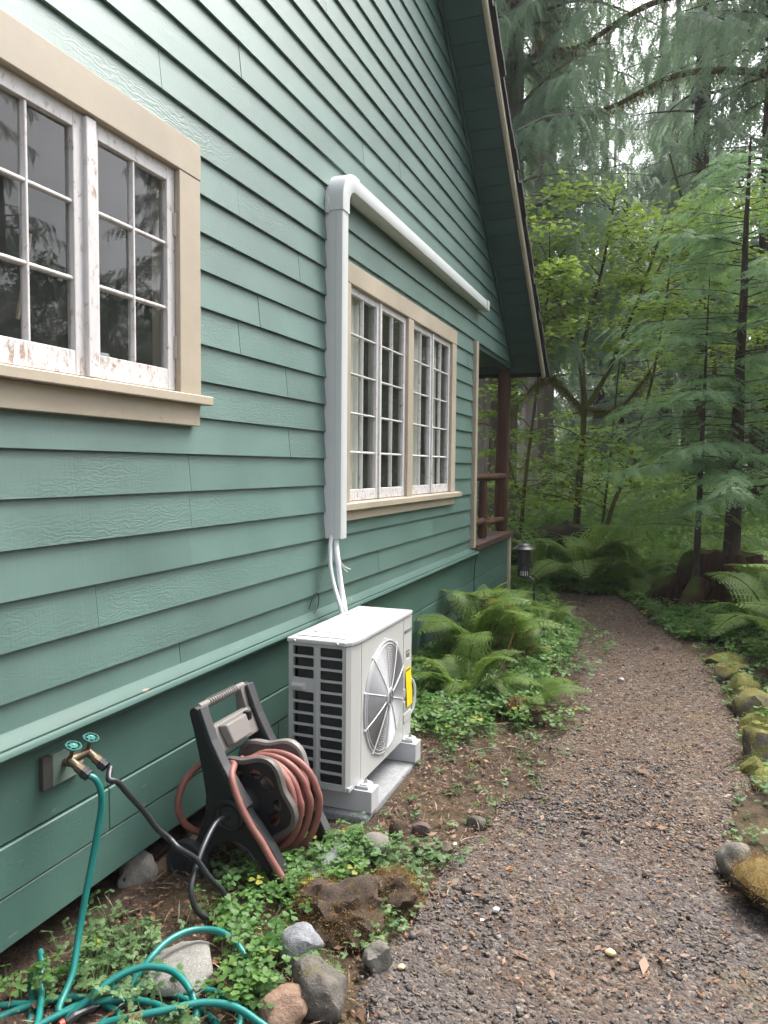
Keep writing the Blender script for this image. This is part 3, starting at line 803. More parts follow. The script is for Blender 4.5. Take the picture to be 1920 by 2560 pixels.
gr.torus((hx1+.002, fcy, fcz), (1, 0, 0), fr_+.004, .0055, 64, 6)
gr.torus((hx1+.006, fcy, fcz), (1, 0, 0), fr_-.012, .0035, 64, 6)
gr.build('fan_grille', m_plain('grille_wire', (.40, .40, .41), .35), hp, smooth=True)
sp_ = MB()
for k in range(10):
    a = R(18+36*k); pts = [(bulge(r)+.0025, fcy+r*math.cos(a), fcz+r*math.sin(a)) for r in (.03, .10, .18, .25, fr_+.008)]
    sp_.tube(pts, .0025, 5)
    c, s_ = math.cos(a), math.sin(a)
    sp_.lathe([(0, 0), (.006, 0), (.006, .006), (0, .006)], (hx1, fcy+(fr_+.012)*c, fcz+(fr_+.012)*s_), (1, 0, 0), 8)
sp_.build('grille_spoke', m_plain('grille_wire_white', (.68, .68, .69), .35), hp)
hub = MB().lathe([(0, 0), (.043, 0), (.043, .006), (.040, .009), (0, .009)], (bulge(.03), fcy, fcz), (1, 0, 0), 28).build('hub', mt_grey, hp, smooth=True)
mt_mark = m_plain('dark_grey_print', (.10, .10, .11), .5)
lg = MB(); hxf = bulge(.03)+.0095
lg.torus((hxf, fcy, fcz), (1, 0, 0), .029, .0022, 30, 5)
for s_ in (-1, 1): lg.box(hxf-.001, hxf+.002, fcy+s_*.011-.0025, fcy+s_*.011+.0025, fcz-.023, fcz+.023)
lg.box(hxf-.001, hxf+.002, fcy-.009, fcy+.009, fcz-.0025, fcz+.0025)
lg.build('hub_emblem', mt_mark, hub)
def text_mesh(txt, size, name, mat, parent, loc, yax=1, extr=.0004):
    """lettering on a surface that faces +x, reading along +y"""
    cu = bpy.data.curves.new(name, 'FONT'); cu.body = txt; cu.size = size; cu.extrude = extr
    to = bpy.data.objects.new(name, cu); COL.objects.link(to)
    dg = bpy.context.evaluated_depsgraph_get(); me = bpy.data.meshes.new_from_object(to.evaluated_get(dg))
    bpy.data.objects.remove(to); bpy.data.curves.remove(cu)
    M = Matrix(((0, 0, 1, 0), (1, 0, 0, 0), (0, 1, 0, 0), (0, 0, 0, 1)))
    me.transform(Matrix.Translation(Vector(loc)-ORG[parent.name]) @ M)
    me.materials.clear(); me.materials.append(mat); me.name = name
    o = bpy.data.objects.new(name, me); ORG[o.name] = ORG[parent.name]; return link(o, parent)
text_mesh('BOSCH', .026, 'brand_lettering', mt_mark, hp, (hx1+.0006, 3.663, .706))
em = MB(); em.torus((hx1+.0006, 3.646, .715), (1, 0, 0), .0095, .0011, 24, 4)
for s_ in (-1, 1): em.box(hx1, hx1+.001, 3.646+s_*.0035-.0009, 3.646+s_*.0035+.0009, .7075, .7225)
em.box(hx1, hx1+.001, 3.643, 3.649, .7142, .7158); em.build('brand_emblem', mt_mark, hp)
def m_label():
    b = NB('yellow_warning_label'); co = b.coord(); s = b.n('ShaderNodeSeparateXYZ'); b.set(s.inputs[0], co)
    ln = b.math('FRACT', b.math('MULTIPLY', s.outputs[2], 110)); row = b.math('FLOOR', b.math('MULTIPLY', s.outputs[2], 110))
    cv = b.n('ShaderNodeCombineXYZ'); b.set(cv.inputs[0], b.math('MULTIPLY', s.outputs[1], 260)); b.set(cv.inputs[1], row)
    wd = b.ramp(b.noise(cv.outputs[0], 1.0, 2), [(.48, 0), (.52, 1)])
    m = b.math('MULTIPLY', b.math('LESS_THAN', ln, .38), wd)
    return b.done(b.principled(b.mix(b.math('MULTIPLY', m, .45), (.86, .60, .012), (.10, .08, .02)), .45))
lb = MB(); n = 10
for i in range(n): pass
vs_ = []; 
for i in range(n+1):
    t = i/n; z = .528-.200*t; x = hx1+.0015+.004*math.sin(t*PI)+.010*t*t
    for y in (3.652+.004*t, 3.738+.003*t): vs_.append((x, y, z))
    for y in (3.738+.003*t, 3.652+.004*t): vs_.append((x-.0006, y, z))
fs_ = []
for i in range(n):
    a = 4*i
    fs_ += [(a, a+1, a+5, a+4), (a+2, a+3, a+7, a+6), (a+1, a+2, a+6, a+5), (a+3, a, a+4, a+7)]
lab = lb.add(vs_, fs_).build('warning_label', m_label(), hp)
MB().box(hx1+.0020, hx1+.0034, 3.662, 3.728, .508, .518).build('label_heading', mt_mark, lab)
# mounting feet
for (ya, yb_, nm) in ((3.000, 3.088, 'near'), (3.612, 3.697, 'far')):
    ft = MB().box(.19, .596, ya, yb_, .062, .158).build('foot_rail', mt_hptop, hp, bevel=.003)
    MB().box(.520, .575, ya+.012, yb_-.012, .1585, .172).prism(rrect(.53, .57, ya+.018, yb_-.018, .008), .172, .178, 'z').build('bracket', mt_hptop, ft, bevel=.002)
    MB().lathe([(0, 0), (.013, 0), (.013, .002), (.008, .002), (.008, .012), (.004, .012), (.004, .022), (0, .022)], (.551, (ya+yb_)/2, .178), (0, 0, 1), 6).build('bolt', mt_steel, ft)
hc = MB().tube(spline([(.47, 3.754, .455), (.50, 3.80, .44), (.505, 3.86, .39), (.50, 3.885, .31), (.49, 3.86, .24), (.46, 3.79, .215), (.44, 3.754, .213)], 8), .0065, 8).build('power_whip', mt_white_pl, hp, smooth=True)

mt_conc = m_rock('speckled_concrete', (.20, .205, .215), (.33, .335, .345), scale=1.5, speck=.5)
pad = MB().box(.10, .585, 2.965, 3.745, -.03, .0605).build('concrete_pad', mt_conc, None, bevel=.014, seg=3, origin=None)
tag(pad, 'speckled grey concrete pad lying under the heat pump', 'pad')

# ================================================================== TAPS AND HOSES
tap = thing('outdoor_tap', 'double outdoor tap with two green handwheels on the skirt', 'tap', (0, 1.86, .63))
MB().box(-.02, .006, 1.812, 1.935, .560, .660).build('wall_plate', m_plain('dull_green_plate', (.13, .18, .15), .5, var=.3, scale=20, bump=.2), tap, bevel=.003)
MB().box(-.012, .003, 1.775, 1.811, .560, .660).build('plate_gap_shade', mt_dark, tap)  # dark box standing in for the shadowed gap left of the plate
MB().tube([(0, 1.862, .620), (.040, 1.862, .622)], .014, 10).tube([(.040, 1.862, .622), (.062, 1.862, .640)], .016, 10).tube([(.062, 1.822, .648), (.062, 1.898, .648)], .0125, 10).build('manifold', mt_brass, tap, smooth=True)
mt_wheel = m_plain('dark_green_handwheel', (.010, .085, .070), .4)
mt_cap = m_plain('teal_wheel_centre', (.010, .150, .130), .35)
for (y, hx, hy, hz) in ((1.822, .105, 1.832, .612), (1.898, .112, 1.905, .618)):
    A = Vector((.062, y, .648)); T_ = Vector((.125, y+.008, .607))
    d = (T_-A).normalized()
    MB().tube([A, A+d*.030], .013, 10).tube([A+d*.030, A+d*.052], .0155, 8).build('valve_body', mt_brass, tap, smooth=True)
    MB().tube([A+d*.052, A+d*.078], .0175, 8).tube([A+d*.058, A+d*.066], .0195, 8).build('hose_coupling', mt_black, tap)
    st_ = Vector((.35, -.05, 1)).normalized(); top = A+st_*.05
    MB().tube([A, top], .006, 8).build('stem', mt_brass, tap)
    wh = MB().torus(top, st_, .0225, .0038, 28, 6)
    nx = st_.orthogonal().normalized(); ny2 = st_.cross(nx)
    for k in range(6):
        a = 2*PI*k/6; e = nx*math.cos(a)+ny2*math.sin(a)
        wh.tube([top+e*.008, top+e*.022], .0028, 5)
    wo = wh.build('handwheel', mt_wheel, tap, smooth=True)
    MB().lathe([(0, -.003), (.0125, -.003), (.0125, .003), (0, .003)], top, st_, 18).build('wheel_plate', mt_cap, wo)
    MB().lathe([(0, .003), (.004, .003), (.003, .007), (0, .007)], top, st_, 8).build('wheel_nut', mt_steel, wo)

mt_ghose = m_plain('teal_green_hose', (.006, .145, .128), .38, var=.18, scale=30, bump=.12, bscale=120)
gh = thing('garden_hose', 'teal green garden hose hanging from the tap and coiled on the ground', 'hose', (.15, 1.8, .05))
# hanging run, then loops lying over each other
run = [(.128, 1.831, .606), (.145, 1.838, .594), (.155, 1.8465, .560), (.156, 1.849, .51), (.153, 1.838, .45), (.150, 1.815, .36), (.152, 1.780, .26), (.16, 1.742, .17), (.19, 1.68, .09), (.215, 1.600, .045)]
loopA = [(.24, 1.635, .04), (.285, 1.700, .05), (.34, 1.740, .055), (.42, 1.762, .050), (.51, 1.765, .045), (.60, 1.745, .035), (.67, 1.69, .03), (.66, 1.56, .03), (.52, 1.45, .03), (.34, 1.46, .03), (.27, 1.56, .045)]
loopB = [(.30, 1.63, .085), (.335, 1.695, .110), (.385, 1.745, .120), (.455, 1.768, .115), (.52, 1.752, .105), (.572, 1.722, .085), (.597, 1.690, .060), (.60, 1.62, .03), (.55, 1.52, .03)]
loopC = [(.45, 1.475, .05), (.37, 1.50, .05), (.385, 1.57, .070), (.45, 1.610, .082), (.52, 1.655, .088), (.60, 1.715, .090), (.68, 1.740, .085), (.755, 1.735, .070), (.825, 1.715, .05), (.86, 1.62, .03), (.80, 1.48, .03)]
MB().tube(spline(run+loopA+loopB+loopC, 7), .0100, 12).build('hose_run', mt_ghose, gh, smooth=True)
mb = MB()
mb.tube(spline([(.40, 1.50, .02), (.36, 1.66, .03), (.352, 1.735, .065), (.362, 1.80, .10), (.372, 1.872, .115), (.395, 1.935, .115), (.437, 1.975, .11), (.505, 1.985, .105), (.585, 1.955, .085), (.628, 1.915, .05), (.64, 1.87, .03), (.62, 1.80, .022), (.66, 1.66, .02)], 7), .0098, 12)
mb.tube(spline([(.33, 1.60, .02), (.37, 1.735, .035), (.435, 1.775, .045), (.53, 1.808, .05), (.60, 1.812, .05), (.665, 1.795, .045), (.70, 1.74, .03), (.72, 1.60, .02)], 7), .0098, 12)
mb.tube(spline([(-.06, 1.56, .02), (.03, 1.565, .035), (.075, 1.59, .035), (.125, 1.612, .032), (.145, 1.62, .03)], 7), .0095, 12)
mb.tube(spline([(.035, 1.72, .10), (.07, 1.69, .09), (.105, 1.650, .07), (.148, 1.606, .05), (.205, 1.53, .045), (.24, 1.45, .04)], 7), .0097, 12)
mb.tube(spline([(.02, 1.70, .05), (.08, 1.64, .03), (.155, 1.56, .022), (.2, 1.48, .02)], 7), .0097, 12)
mb.tube(spline([(.17, 1.44, .03), (.21, 1.545, .045), (.28, 1.635, .055), (.38, 1.690, .060), (.50, 1.700, .055), (.61, 1.660, .045), (.66, 1.56, .03), (.64, 1.46, .03)], 7), .0098, 12)
mb.tube(spline([(.03, 1.46, .02), (.08, 1.56, .03), (.17, 1.64, .04), (.28, 1.672, .045), (.40, 1.640, .04), (.47, 1.56, .03), (.48, 1.46, .03)], 7), .0098, 12)
mb.build('hose_run', mt_ghose, gh, smooth=True)
MB().tube([(.45, 1.606, .079), (.475, 1.622, .083)], .0125, 10).build('coupling', m_plain('worn_brass_coupling', (.25, .14, .07), .5, metal=.6), gh)
nz_ = thing('spray_nozzle', 'black plastic spray nozzle with red tip under the green hose coils', 'nozzle', (.30, 1.60, .05))
MB().tube(spline([(.278, 1.562, .055), (.292, 1.592, .062), (.318, 1.642, .058)], 6), [.012]*6+[.009]*5+[.004]*2, 8).prism([(.283, 1.60), (.296, 1.602), (.268, 1.64)], .05, .06, 'z').build('nozzle_body', mt_black, nz_, smooth=True)
MB().lathe([(0, 0), (.012, 0), (.010, .012), (0, .012)], (.274, 1.556, .056), (-.3, -1, .05), 10).build('red_tip', m_plain('red_plastic', (.45, .05, .03), .4), nz_)

mt_bhose = m_plain('black_hose', (.020, .022, .026), .40, var=.3, scale=30, bump=.1)
bh = MB().tube(spline([(.135, 1.915, .600), (.158, 1.882, .580), (.17, 1.905, .565), (.182, 1.94, .515), (.198, 1.99, .445), (.222, 2.03, .37), (.25, 2.06, .325), (.285, 2.06, .300), (.315, 2.115, .240), (.35, 2.14, .172), (.38, 2.177, .107), (.385, 2.165, .068), (.365, 2.105, .060), (.34, 2.075, .098), (.32, 2.075, .158), (.305, 2.125, .203), (.29, 2.20, .25), (.278, 2.29, .282), (.285, 2.36, .283)], 8), .0098, 12)
bh = bh.build('leader_hose', mt_bhose, None, smooth=True); tag(bh, 'short black leader hose looping from the tap to the hose reel', 'hose')

# ================================================================== HOSE REEL CART
mt_reel = m_plain('dark_grey_plastic', (.011, .0115, .013), .5, var=.15, bump=.08)
mt_taupe = m_plain('taupe_plastic', (.165, .148, .140), .5, var=.06, bump=.05)
reel = thing('hose_reel', 'dark plastic hose reel cart with taupe handle leaning by the siding', 'hose reel', (.33, 2.55, .0))
YL, YR = 2.385, 2.722
def side(y0, y1, nm):
    # main A-shaped side: long front strut from handle to foot, back leg to the axle, disc at the hub
    front = [(.118, .648), (.135, .662), (.156, .655), (.204, .537), (.254, .447), (.308, .370), (.352, .312), (.402, .258), (.462, .183), (.506, .107), (.548, .012), (.520, -.005), (.480, .004), (.447, .070), (.410, .125), (.365, .165), (.315, .186), (.272, .180), (.225, .150), (.185, .095), (.165, .050), (.125, .045), (.108, .085), (.150, .180), (.180, .260), (.186, .340), (.170, .431), (.158, .482), (.134, .577), (.117, .632)]
    o = MB().prism(front, y0, y1, 'y').build(nm, mt_reel, reel, bevel=.006)
    return o
side(YL-.022, YL+.022, 'side_frame'); side(YR-.022, YR+.022, 'side_frame')
# taupe edge strip along the front of each strut
for y in (YL, YR):
    pts = [(.156, .657), (.204, .540), (.254, .450), (.308, .373), (.352, .315)] if y == YL else [(.156, .657), (.204, .540), (.254, .450), (.308, .373), (.352, .315), (.402, .261), (.462, .186), (.506, .110), (.550, .014)]
    q = [(x+.010, z+.005) for x, z in pts]
    MB().prism(pts+q[::-1], y-.023, y+.023, 'y').build('edge_strip', m_edge if 'm_edge' in globals() else globals().setdefault('m_edge', m_plain('grey_edge_plastic', (.055, .054, .058), .45)), reel, bevel=.002, seg=1)
# hub ring and inlet on the outer face
MB().torus((.292, YL-.024, .282), (0, 1, 0), .050, .014, 32, 8).build('hub_ring', mt_reel, reel, smooth=True)
MB().lathe([(0, 0), (.038, 0), (.038, -.012), (0, -.012)], (.292, YL-.021, .282), (0, 1, 0), 20).tube([(.288, YL-.02, .283), (.284, YL-.055, .284)], .015, 8).build('inlet', mt_black, reel)
MB().tube([(.292, YL, .282), (.292, YR, .282)], .070, 20).build('drum', mt_reel, reel, smooth=True)
# handle with grip ridges, uprights, tool tray
hd = MB().tube([(.137, YL+.01, .652), (.137, YR-.01, .652)], .0145, 10)
hd.hexa([(.130, YL+.02, .54), (.185, YL+.02, .54), (.185, YL+.045, .54), (.130, YL+.045, .54), (.122, YL+.02, .655), (.150, YL+.02, .655), (.150, YL+.052, .655), (.122, YL+.052, .655)])
hd.hexa([(.130, YR-.045, .54), (.185, YR-.045, .54), (.185, YR-.02, .54), (.130, YR-.02, .54), (.122, YR-.052, .655), (.150, YR-.052, .655), (.150, YR-.02, .655), (.122, YR-.02, .655)])
hdo = hd.build('handle', mt_taupe, reel, bevel=.003)
gp = MB()
for i in range(13):
    y = YL+.075+i*.0155; gp.torus((.137, y, .652), (0, 1, 0), .0150, .0032, 16, 5)
gp.build('grip', mt_taupe, hdo, smooth=True)
def tz(x): return .652-(x-.137)*2.1
tr_ = MB().hexa([(.205, YL+.022, .470), (.222, YL+.022, .478), (.222, YR-.022, .478), (.205, YR-.022, .470), (.150, YL+.022, .570), (.180, YL+.022, .575), (.180, YR-.022, .575), (.150, YR-.022, .570)])
tr_.hexa([(.222, YL+.075, .490), (.248, YL+.085, .505), (.248, YR-.120, .505), (.222, YR-.110, .490), (.182, YL+.065, .570), (.215, YL+.075, .575), (.215, YR-.115, .575), (.182, YR-.105, .570)])
tr_.build('tool_tray', mt_taupe, reel, bevel=.006, seg=2)
MB().box(.195, .222, YR-.105, YR-.085, .545, .577).build('tray_notch', mt_reel, reel)
# flanges: wavy trefoil discs with a rolled rim and openings
def flange(y, dark, nm, rot, face):
    cx, cz = .318, .292; n = 72; out = []
    for i in range(n):
        a = 2*PI*i/n; r = .172+.016*math.cos(5*(a-rot)); out.append((cx+r*math.cos(a), cz+r*math.sin(a)))
    mb = MB()
    holes = []
    for k in range(5):
        a = rot+2*PI*k/5
        for da, rr_, ra, rb in ((-.22, .112, .030, .022), (.26, .116, .022, .017)):
            holes.append((cx+rr_*math.cos(a+da), cz+rr_*math.sin(a+da), ra, rb, a+da))
    # web: radial strips between inner disc and rim, leaving the openings free
    m = 180; rad = [0.02, .055, .085, .10, .115, .13, .145, 1]
    def inside(x, z):
        for (hx, hz, ra, rb, aa) in holes:
            dx, dz = x-hx, z-hz; u = dx*math.cos(aa)+dz*math.sin(aa); v = -dx*math.sin(aa)+dz*math.cos(aa)
            if (u/rb)**2+(v/ra)**2 < 1: return True
        return False
    rings = [.02+.004*i for i in range(38)]
    vs = []; 
    for i, rr_ in enumerate(rings):
        for k in range(m):
            a = 2*PI*k/m; lim = .166+.016*math.cos(5*(a-rot)); r = rr_/rings[-1]*lim
            vs.append((cx+r*math.cos(a), y, cz+r*math.sin(a)))
    fs = []
    for i in range(len(rings)-1):
        for k in range(m):
            q = (i*m+k, i*m+(k+1) % m, (i+1)*m+(k+1) % m, (i+1)*m+k)
            c = [sum(vs[j][d] for j in q)/4 for d in (0, 2)]
            if not inside(*c): fs.append(q)
    nv = len(vs); vs2 = vs+[(x, y+.006, z) for x, y, z in vs]
    edges = {}
    for f in fs:
        for a, b in zip(f, f[1:]+f[:1]): edges[(a, b)] = edges.get((a, b), 0)+1
    sidef = [(a, b, nv+b, nv+a) for (a, b) in edges if (b, a) not in edges]
    mb.add(vs2, fs+[tuple(nv+i for i in f)[::-1] for f in fs]+sidef)
    o = mb.build(nm, mt_reel if dark else mt_taupe, reel)
    rim = MB(); k = len(out); prof = [(0, -.020), (.010, -.016), (.014, -.004), (.010, .012), (-.004, .014), (-.010, .004)]
    rv = []
    for i in range(k):
        p = Vector((out[i][0], 0, out[i][1])); t = Vector((out[(i+1) % k][0]-out[i-1][0], 0, out[(i+1) % k][1]-out[i-1][1])).normalized(); nn = Vector((t.z, 0, -t.x))
        if nn.dot(p-Vector((cx, 0, cz))) < 0: nn = -nn
        for (a, b) in prof:
            q = p+nn*a; rv.append((q.x, y+b*face, q.z))
    L = len(prof)
    rf = [(i*L+j, ((i+1) % k)*L+j, ((i+1) % k)*L+(j+1) % L, i*L+(j+1) % L) for i in range(k) for j in range(L)]
    rim.add(rv, rf).build('flange_rim', mt_rimL if dark else mt_taupe, o, smooth=True)
mt_rimL = m_plain('brownish_rim_plastic', (.075, .066, .060), .5)
flange(2.455, True, 'flange', R(62), -1); flange(2.655, False, 'flange', R(62), 1)
# wheels and axle, lower brace
for y, s_ in ((2.345, -1), (2.765, 1)):
    wl = MB().lathe([(0, -.016), (.030, -.018), (.032, -.012), (.062, -.012), (.066, -.020), (.082, -.018), (.086, 0), (.082, .018), (.066, .020), (.062, .012), (.0, .012)], (.120, y, .082), (0, 1, 0), 32).build('wheel', mt_black, reel, smooth=True)
    MB().lathe([(0, -.022), (.014, -.022), (.014, -.012), (0, -.012)], (.120, y, .082), (0, 1, 0), 12).build('hub_cap', mt_reel, wl)
MB().tube([(.120, 2.33, .082), (.120, 2.78, .082)], .008, 8).build('axle', mt_steel, reel)
MB().tube([(.35, YL, .165), (.44, YL-.002, .045)], .008, 8).build('brace', m_edge, reel)
MB().box(.465, .53, YL, YR, .015, .04).build('foot_bar', mt_reel, reel, bevel=.006)

# red hose wound on the reel with loose outer turns
mt_rhose = m_plain('faded_red_hose', (.205, .078, .063), .55, var=.25, scale=25, bump=.12, bscale=150)
rh = thing('reel_hose', 'faded red rubber hose wound loosely around the reel', 'hose', (.33, 2.55, .28))
mb = MB(); rr = random.Random(4); pts = []
turns = 9; cx, cz = .322, .285
for i in range(turns*28):
    a = 2*PI*i/28; layer = i/28
    yy = 2.555+.078*math.sin(layer*1.35+.5)+.004*math.sin(a*2)
    rx = .110+.0055*layer; r = rx*(1+.05*math.sin(a+layer))
    drop = .018*layer/turns*max(0, -math.sin(a))**1.0
    pts.append((cx+r*math.cos(-a+2)+.010*layer/turns, yy, cz+.004*layer/turns+r*math.sin(-a+2)-drop))
mb.tube(pts, .0135, 10)
# loose sagging turns
def loopturn(y0, y1, rx, rz, sag, dx):
    p = []
    for k in range(33):
        a = PI*.75-2*PI*k/32; s = math.sin(a); t = k/32
        p.append((cx+dx+rx*math.cos(a)*(1.0 if s > 0 else 1.0+.05), y0+(y1-y0)*t, cz+(rz*s if s > 0 else (rz+sag)*s)))
    return spline(p, 2)
for (y0, y1, rx, rz, sag, dx) in ((2.50, 2.545, .150, .150, .020, .006), (2.535, 2.50, .158, .150, .050, .010), (2.56, 2.60, .160, .150, .075, .020), (2.60, 2.63, .168, .152, .100, .034)):
    mb.tube(loopturn(y0, y1, rx, rz, sag, dx), .0138, 10)
mb.build('hose_coil', mt_rhose, rh, smooth=True)
tail = MB().tube(spline([(.20, 2.47, .432), (.262, 2.435, .440), (.290, 2.375, .418), (.335, 2.350, .345), (.385, 2.345, .270), (.430, 2.345, .215), (.475, 2.345, .150), (.520, 2.352, .085), (.556, 2.375, .045), (.600, 2.398, .030), (.66, 2.43, .02)], 8), .0135, 10)
tail.build('hose_tail', mt_rhose, rh, smooth=True)
MB().tube(spline([(.18, 2.52, .42), (.130, 2.45, .425), (.085, 2.39, .375), (.070, 2.36, .30), (.075, 2.37, .23), (.10, 2.40, .18), (.15, 2.45, .14), (.25, 2.5, .13)], 8), .0132, 10).build('hose_tail', mt_rhose, rh, smooth=True)

# ================================================================== MOSQUITO TRAP
trap = thing('mosquito_trap', 'black lantern shaped mosquito trap on a bent stake', 'insect trap', (.585, 7.27, 0))
mt_trap = m_plain('black_trap_plastic', (.016, .017, .020), .45)
cx_, cy_ = .485, 7.26
MB().lathe([(0, .862), (.012, .858), (.014, .845), (.040, .838), (.062, .826), (.066, .815), (.105, .792), (.107, .786), (.060, .792), (0, .795)], (cx_, cy_, 0), seg=28).build('hat', mt_trap, trap, smooth=True)
hb = MB().lathe([(0, .785), (.056, .785), (.056, .655), (.062, .652), (.062, .640), (.050, .636), (0, .636)], (cx_, cy_, 0), seg=24)
for k in range(18):
    a = 2*PI*k/18; hb.tube([(cx_+.058*math.cos(a), cy_+.058*math.sin(a), .655), (cx_+.058*math.cos(a), cy_+.058*math.sin(a), .785)], .003, 5)
hb.build('fan_housing', mt_trap, trap)
MB().lathe([(0, .634), (.052, .634), (.056, .60), (.056, .585), (.044, .58), (0, .58)], (cx_, cy_, 0), seg=24).lathe([(0, .520), (.048, .520), (.052, .528), (.040, .535), (0, .535)], (cx_, cy_, 0), seg=24).build('collar', mt_trap, trap, smooth=True)
cg = MB()
for k in range(14):
    a = 2*PI*k/14+.1; cg.tube([(cx_+.050*math.cos(a), cy_+.050*math.sin(a), .528), (cx_+.052*math.cos(a), cy_+.052*math.sin(a), .588)], .0055, 5)
cg.build('cage', mt_trap, trap)
MB().lathe([(0, .532), (.041, .532), (.041, .583), (0, .583)], (cx_, cy_, 0), seg=20).build('catch_cup', m_plain('white_catch_cup', (.70, .71, .72), .4), trap, smooth=True)
MB().tube(spline([(cx_+.04, cy_, .53), (cx_+.075, cy_, .505), (.578, 7.265, .47), (.585, 7.27, .40), (.586, 7.272, .2), (.586, 7.274, -.05)], 6), .0095, 8).build('stake', mt_trap, trap, smooth=True)

# ================================================================== LEAF AND BRANCH TEMPLATES
def blade(V, F, p, d, nrm, ln, wd, bend=0.0, mid=.45):
    p = np.array(p, float); d = np.array(d, float); d /= np.linalg.norm(d)
    s = np.cross(nrm, d); s /= max(np.linalg.norm(s), 1e-6); nn = np.cross(d, s)
    n = len(V); V += [p, p+d*ln*mid+s*wd/2, p+d*ln-nn*bend*ln, p+d*ln*mid-s*wd/2]; F.append((n, n+1, n+2, n+3))

def tpl_spray(npos, sub, width, sidelen, ang=50, droop=.25, subw=.6, seed=0, jitter=.15):
    """flat evergreen spray along +x, one unit long"""
    rr = random.Random(seed); V, F = [], []
    def ax(x): return np.array([x, 0, -droop*x*x])
    for i in range(npos):
        x = .08+.9*i/(npos-1); p = ax(x)
        for s in (-1, 1):
            a = R(ang+rr.uniform(-12, 12)); d = np.array([math.cos(a), s*math.sin(a), -.25-.5*droop*x+rr.uniform(-jitter, jitter)])
            ln = (sidelen*(1-x)**.75+.07)*rr.uniform(.75, 1.2)
            blade(V, F, p, d, (0, 0, 1), ln, width, .12)
            du = d/np.linalg.norm(d)
            for k in range(sub):
                t = (k+.6)/(sub+.4); q = p+du*ln*t
                for s2 in (-1, 1):
                    b = R(48)*s2; d2 = np.array([du[0]*math.cos(b)-du[1]*math.sin(b), du[0]*math.sin(b)+du[1]*math.cos(b), du[2]-.15])
                    blade(V, F, q, d2, (0, 0, 1), ln*.34*(1.15-t)+.03, width*subw, .15)
    for i in range(4): blade(V, F, ax(i*.25), ax(i*.25+.25)-ax(i*.25), (0, 0, 1), .27, width*.5)
    return np.array(V), np.array(F)
SPR_CEDAR = tpl_spray(11, 3, .030, .30, 42, .35, .7, 1)
SPR_HEM = tpl_spray(10, 2, .030, .34, 58, .20, .7, 2, .10)
SPR_FAR = tpl_spray(8, 1, .055, .34, 46, .3, .7, 3)

def tpl_lobed(lobes, size=1.0, cut=.5, seed=1):
    """palmate leaf as quads; stem end at the origin, leaf along +x, slightly cupped"""
    V, F = [], []; c = np.array([.42, 0, 0.0])
    angs = np.linspace(-150, 150, lobes)
    tips = [c+np.array([math.cos(R(a)), math.sin(R(a)), 0])*(.58-.20*abs(a)/150) for a in angs]
    for i, t in enumerate(tips):
        a = R(angs[i]); s = np.array([-math.sin(a), math.cos(a), 0])*.15
        m = c+(t-c)*.62
        n = len(V); V += [c+np.array([0, 0, .02]), m-s, t-np.array([0, 0, .09]), m+s]; F.append((n, n+1, n+2, n+3))
    return np.array(V)*size, np.array(F)
LEAF_MAPLE = tpl_lobed(7)
def tpl_clover():
    V, F = [], []
    for k in range(3):
        a = R(120*k); d = np.array([math.cos(a), math.sin(a), 0]); s = np.array([-d[1], d[0], 0])
        n = len(V); c = d*.06
        V += [c, c+d*.36+s*.30+(0, 0, .03), c+d*.56+s*.20-(0, 0, .02), c+d*.47-(0, 0, .07), c+d*.56-s*.20-(0, 0, .02), c+d*.36-s*.30+(0, 0, .03)]
        V[-6:] = [np.array(v, float) for v in V[-6:]]
        F += [(n, n+1, n+2, n+3), (n, n+3, n+4, n+5)]
    return np.array(V), np.array(F)
LEAF_CLOVER = tpl_clover()
def tpl_cut():
    """ferny cut leaf: three divisions of toothed lobes"""
    V, F = [], []
    for a0, L in ((0, .62), (58, .50), (-58, .50)):
        a = R(a0); d = np.array([math.cos(a), math.sin(a), 0])
        o = np.array([.1, 0, 0])
        blade(V, F, o+d*.12, d+np.array([0, 0, -.15]), (0, 0, 1), L-.1, .13, .1)
        for t, l in ((.22, .26), (.38, .24), (.55, .17)):
            for s in (-1, 1):
                b = a+s*R(52); blade(V, F, o+d*(t*L+.06), (math.cos(b), math.sin(b), -.12), (0, 0, 1), l, .105, .12, .55)
    return np.array(V), np.array(F)
LEAF_CUT = tpl_cut()
def tpl_oval():
    V, F = [], []
    c = [(0, 0, 0), (.3, .22, .03), (.7, .2, .02), (1, 0, -.12), (.7, -.2, .02), (.3, -.22, .03), (.5, 0, -.03)]
    V = [np.array(v, float) for v in c]; F = [(0, 1, 6, 5), (1, 2, 3, 6), (6, 3, 4, 5)]
    return np.array(V), np.array(F)
LEAF_OVAL = tpl_oval()

